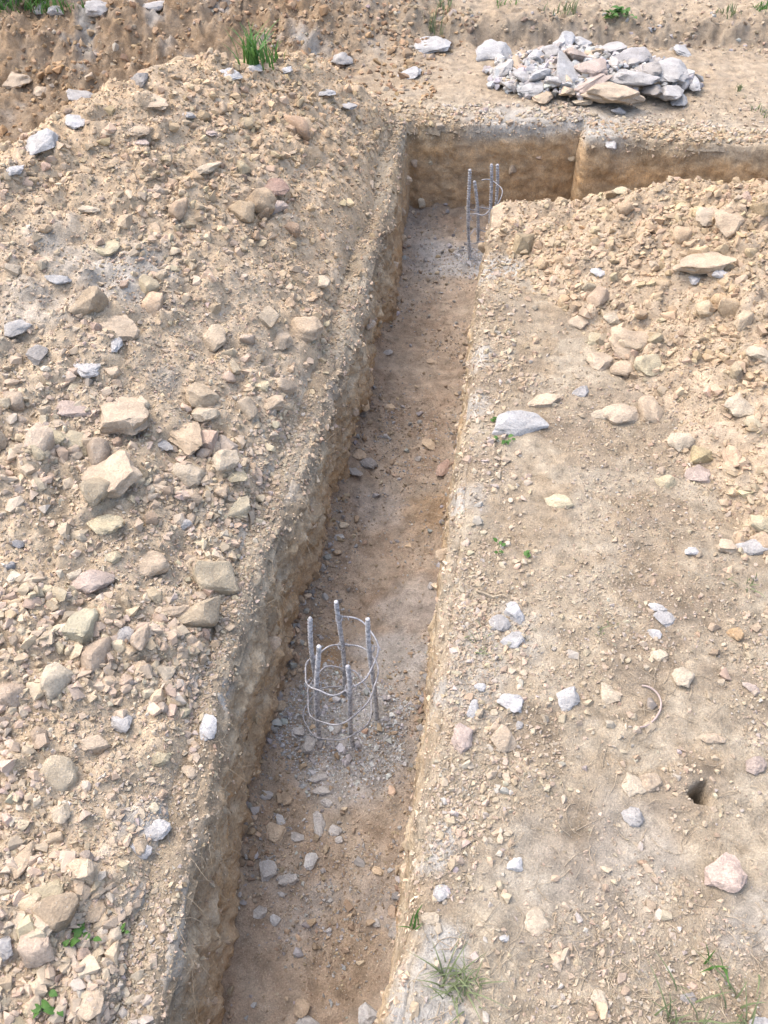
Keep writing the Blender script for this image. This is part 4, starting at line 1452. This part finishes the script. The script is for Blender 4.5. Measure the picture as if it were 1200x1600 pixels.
r_ = np.random.default_rng(5)
for (parent, VV, NN, n, nm) in ((wall_left, VL, NL, 420, 'dry_roots'), (wall_right, VR, NR, 240, 'dry_roots')):
    L = []
    for k in range(n):
        i = int(265 + (VV.shape[0] - 620) * r_.random() ** 1.3)
        if perlin(i * 0.02, 3.3, n) < -0.15:
            continue
        j = int(r_.integers(9, 30))
        p = VV[i, j]
        nrm = np.array([NN[i, 0], NN[i, 1], 0])
        tg = np.array([-NN[i, 1], NN[i, 0], 0])
        ln = r_.uniform(.02, .065)
        d0 = nrm * r_.uniform(.1, .7) + tg * r_.normal(0, .8) + np.array([0, 0, r_.uniform(-.4, .4)])
        d0 /= np.linalg.norm(d0)
        s = np.linspace(0, 1, 5)[:, None]
        cur = p + d0 * ln * s + np.array([0, 0, -1]) * ln * 0.8 * s ** 2 + tg * 0.3 * ln * np.sin(s * 3 + k)
        L.append(cur)
    V, F = strands(L, 0.00055)
    link(nm, mesh_from(nm, V, F), M_STRAW, parent, kind='stuff')

L = []
for k in range(330):
    px = r_.uniform(640, 1200)
    py = 1600 - 560 * r_.random() ** 1.6
    if r_.random() < 0.45:
        px, py = [(890, 1480), (960, 1500), (1050, 1560), (1120, 1500), (740, 1500), (860, 1280), (1010, 1100)][int(r_.integers(0, 7))] + r_.normal(0, 38, 2)
    p = un(px, py)
    if trench_in(p[0], p[1]) > -0.02:
        continue
    a = r_.uniform(0, 6.28)
    ln = r_.uniform(.015, .07)
    s = np.linspace(0, 1, 5)
    b = r_.normal(0, .8)
    x = p[0] + ln * s * np.cos(a + b * s)
    y = p[1] + ln * s * np.sin(a + b * s)
    z = surf(x, y) + 0.002 + 0.006 * r_.random() * np.sin(s * 3.14)
    L.append(np.stack([x, y, z], 1))
V, F = strands(L, 0.0009)
link('straw', mesh_from('straw', V, F), M_STRAW, None, 'scattered dry straw and root bits on the lower right ground', 'straw', kind='stuff')

L = [np.array([hit(*q)[0] + np.array([0, 0, .006]) for q in ((745, 927), (756, 930), (770, 936), (785, 932), (792, 936))])]
V, F = strands(L, 0.003)
link('twig', mesh_from('twig', V, F), M_STRAW, None, 'short brown twig behind the three grey stones', 'twig')


def blades(n, hgt, spread_, lean, wid, r_, base):
    Vs, Fs, off = [], [], 0
    for k in range(n):
        a = r_.uniform(0, 6.28)
        b0 = base + np.array([r_.normal(0, spread_), r_.normal(0, spread_), 0])
        h = hgt * r_.uniform(.45, 1.1)
        l = lean * h * r_.uniform(.2, 1.2)
        s = np.linspace(0, 1, 6)
        ctr = b0 + np.stack([np.cos(a) * l * s ** 1.8, np.sin(a) * l * s ** 1.8, h * (s - 0.35 * lean * s ** 2.5) - 0.004], 1)
        wv = wid * r_.uniform(.7, 1.2) * (1 - s ** 2.2) + 0.0002
        side = np.array([-math.sin(a + .4), math.cos(a + .4), 0])
        mid = np.array([math.cos(a), math.sin(a), .3]) * wid * .25
        V = np.concatenate([ctr - side * wv[:, None], ctr - mid * (wv / wid)[:, None], ctr + side * wv[:, None]])
        m6 = len(s)
        q = np.arange(m6 - 1)
        F = np.concatenate([np.stack([q, q + 1, q + m6 + 1, q + m6], -1), np.stack([q + m6, q + m6 + 1, q + 2 * m6 + 1, q + 2 * m6], -1)])
        Vs.append(V)
        Fs.append(F + off)
        off += len(V)
    return np.concatenate(Vs), np.concatenate(Fs)


def tuft(px, py, n, hgt, spread_, lean, wid, label, mat, name='grass_tuft', cat='grass', group='grass tufts'):
    p, t = hit(px, py)
    V, F = blades(n, hgt, spread_, lean, wid, np.random.default_rng(int(px * 7 + py)), np.zeros(3))
    return link(name, mesh_from(name, V, F), mat, None, label, cat, group, loc=p)


tuft(400, 100, 46, 0.135, 0.022, 0.75, 0.0036, 'tall bright green grass tuft growing at the crest of the left heap', M_LEAF)
tuft(430, 97, 14, 0.10, 0.016, 0.6, 0.003, 'thinner green grass tuft just right of the tall bright one', M_LEAF)
tuft(675, 52, 16, 0.13, 0.02, 0.5, 0.0022, 'spiky grey green grass tuft above the long flat slab', M_LEAF2)
tuft(690, 10, 26, 0.06, 0.03, 0.8, 0.003, 'low green tuft at the top edge left of centre of the far bank', M_LEAF2)
tuft(880, 20, 24, 0.08, 0.03, 0.8, 0.0028, 'sparse green tuft on the far bank above the rubble pile', M_LEAF2)
tuft(790, 6, 18, 0.04, 0.03, 0.9, 0.003, 'tiny green tuft at the very top edge of the far bank', M_LEAF)
tuft(1140, 20, 20, 0.05, 0.03, 0.8, 0.0026, 'faint tuft on the far bank at the upper right', M_LEAF2)
tuft(1190, 14, 22, 0.05, 0.02, 0.8, 0.003, 'green tuft in the upper right corner', M_LEAF)
tuft(1155, 140, 14, 0.045, 0.01, 0.6, 0.0018, 'thin tuft on pale ground right of the rubble pile', M_LEAF2)
tuft(1190, 175, 16, 0.035, 0.02, 0.9, 0.002, 'low tuft at the right edge beside the cross trench', M_LEAF2)
tuft(712, 1535, 40, 0.06, 0.014, 1.15, 0.0014, 'spreading dusty green grass tuft on the right brink near the bottom', M_LEAF2)
tuft(735, 1545, 18, 0.05, 0.012, 1.2, 0.0013, 'smaller flattened grass tuft touching the spreading one at the brink', M_LEAF2)
tuft(650, 1450, 9, 0.06, 0.006, 0.6, 0.0017, 'few green blades hanging at the right brink', M_LEAF)
tuft(1115, 1515, 9, 0.055, 0.008, 0.7, 0.0022, 'small upright green tuft at the lower right', M_LEAF)
tuft(1060, 1590, 24, 0.07, 0.02, 1.1, 0.0015, 'dull flattened grass at the bottom edge on the right', M_LEAF2)
tuft(1165, 1588, 20, 0.07, 0.02, 1.0, 0.0016, 'dull grass tuft in the bottom right corner', M_LEAF2)
tuft(940, 985, 9, 0.03, 0.012, 1.0, 0.0012, 'faint wisp of grass on the middle right ground', M_LEAF2)
tuft(745, 1005, 12, 0.03, 0.016, 1.0, 0.0012, 'faint grass wisp left of the three grey stones', M_LEAF2)
tuft(1165, 915, 12, 0.035, 0.014, 1.0, 0.0014, 'faint green wisp near the right edge', M_LEAF2)

p0, t0 = hit(60, 8)
r_ = np.random.default_rng(8)
Vs, Fs, off = [], [], 0
for k in range(60):
    q, _ = hit(r_.uniform(-60, 108) , r_.uniform(-30, 16))
    V, F = blades(12, 0.075, 0.03, 0.9, 0.0032, r_, q)
    Vs.append(V)
    Fs.append(F + off)
    off += len(V)
link('grass', mesh_from('grass', np.concatenate(Vs), np.concatenate(Fs)), M_LEAF, None,
     'patch of green grass at the top left corner of the bank', 'grass', kind='stuff')


def leaf_shape():
    u = np.linspace(0, 1, 7)
    wv = 0.34 * np.sin(np.pi * u ** 0.8) + 0.005
    zc = 0.12 * np.sin(u * 3) - 0.15 * u * u
    V = np.concatenate([np.stack([u, -wv, zc + .07], 1), np.stack([u, 0 * u, zc], 1), np.stack([u, wv, zc + .07], 1)])
    q = np.arange(6)
    F = np.concatenate([np.stack([q, q + 1, q + 8, q + 7], -1), np.stack([q + 7, q + 8, q + 15, q + 14], -1)])
    return V, F


LEAF_ME = mesh_from('leaf', *leaf_shape())
LEAF_ME.materials.append(M_LEAF)


def weed(spots, size, n, label):
    c, t = hit(*spots[0])
    root = link('weed', None, label=label, cat='weed', group='leafy weeds', loc=c)
    r_ = np.random.default_rng(int(spots[0][0] + spots[0][1]))
    lines = []
    for k in range(n):
        q, _ = hit(*spots[k % len(spots)])
        a = r_.uniform(0, 6.28)
        b = q - c + np.array([r_.normal(0, size * .35), r_.normal(0, size * .35), 0.004 + 0.5 * size * r_.random()])
        o = link('leaf', LEAF_ME, M_LEAF, root, loc=b)
        s = size * r_.uniform(.65, 1.2)
        o.scale = (s, s, s)
        o.rotation_euler = (r_.normal(0, .3), -r_.uniform(-.1, .7), a)
        lines.append(np.array([[(q - c)[0], (q - c)[1], -0.003], (b + (q - c) * [1, 1, 0]) / 2 * [1, 1, .8], b]))
    V, F = strands(lines, 0.001)
    link('stem', mesh_from('stem', V, F), M_LEAF, root)


weed([(125, 1460), (110, 1475), (128, 1452), (95, 1415), (135, 1470)], 0.015, 18, 'leafy green weed at the lower left beside the palest slab')
weed([(70, 1575), (62, 1560), (90, 1578)], 0.016, 10, 'leafy green weed at the bottom left edge')
weed([(192, 1458)], 0.012, 4, 'tiny green seedling right of the lower left weed')
weed([(788, 692), (795, 690), (780, 690)], 0.014, 8, 'small green weed below the big pale grey rock')
weed([(779, 858), (781, 866)], 0.012, 6, 'left one of two green seedlings near the right brink')
weed([(825, 869)], 0.012, 5, 'right one of two green seedlings near the right brink')
weed([(965, 30), (980, 28), (955, 26), (970, 22), (945, 30)], 0.035, 34, 'low bushy green weed on the far bank above the rubble pile')
weed([(775, 660)], 0.013, 4, 'dark green sprig half under the big pale grey rock')
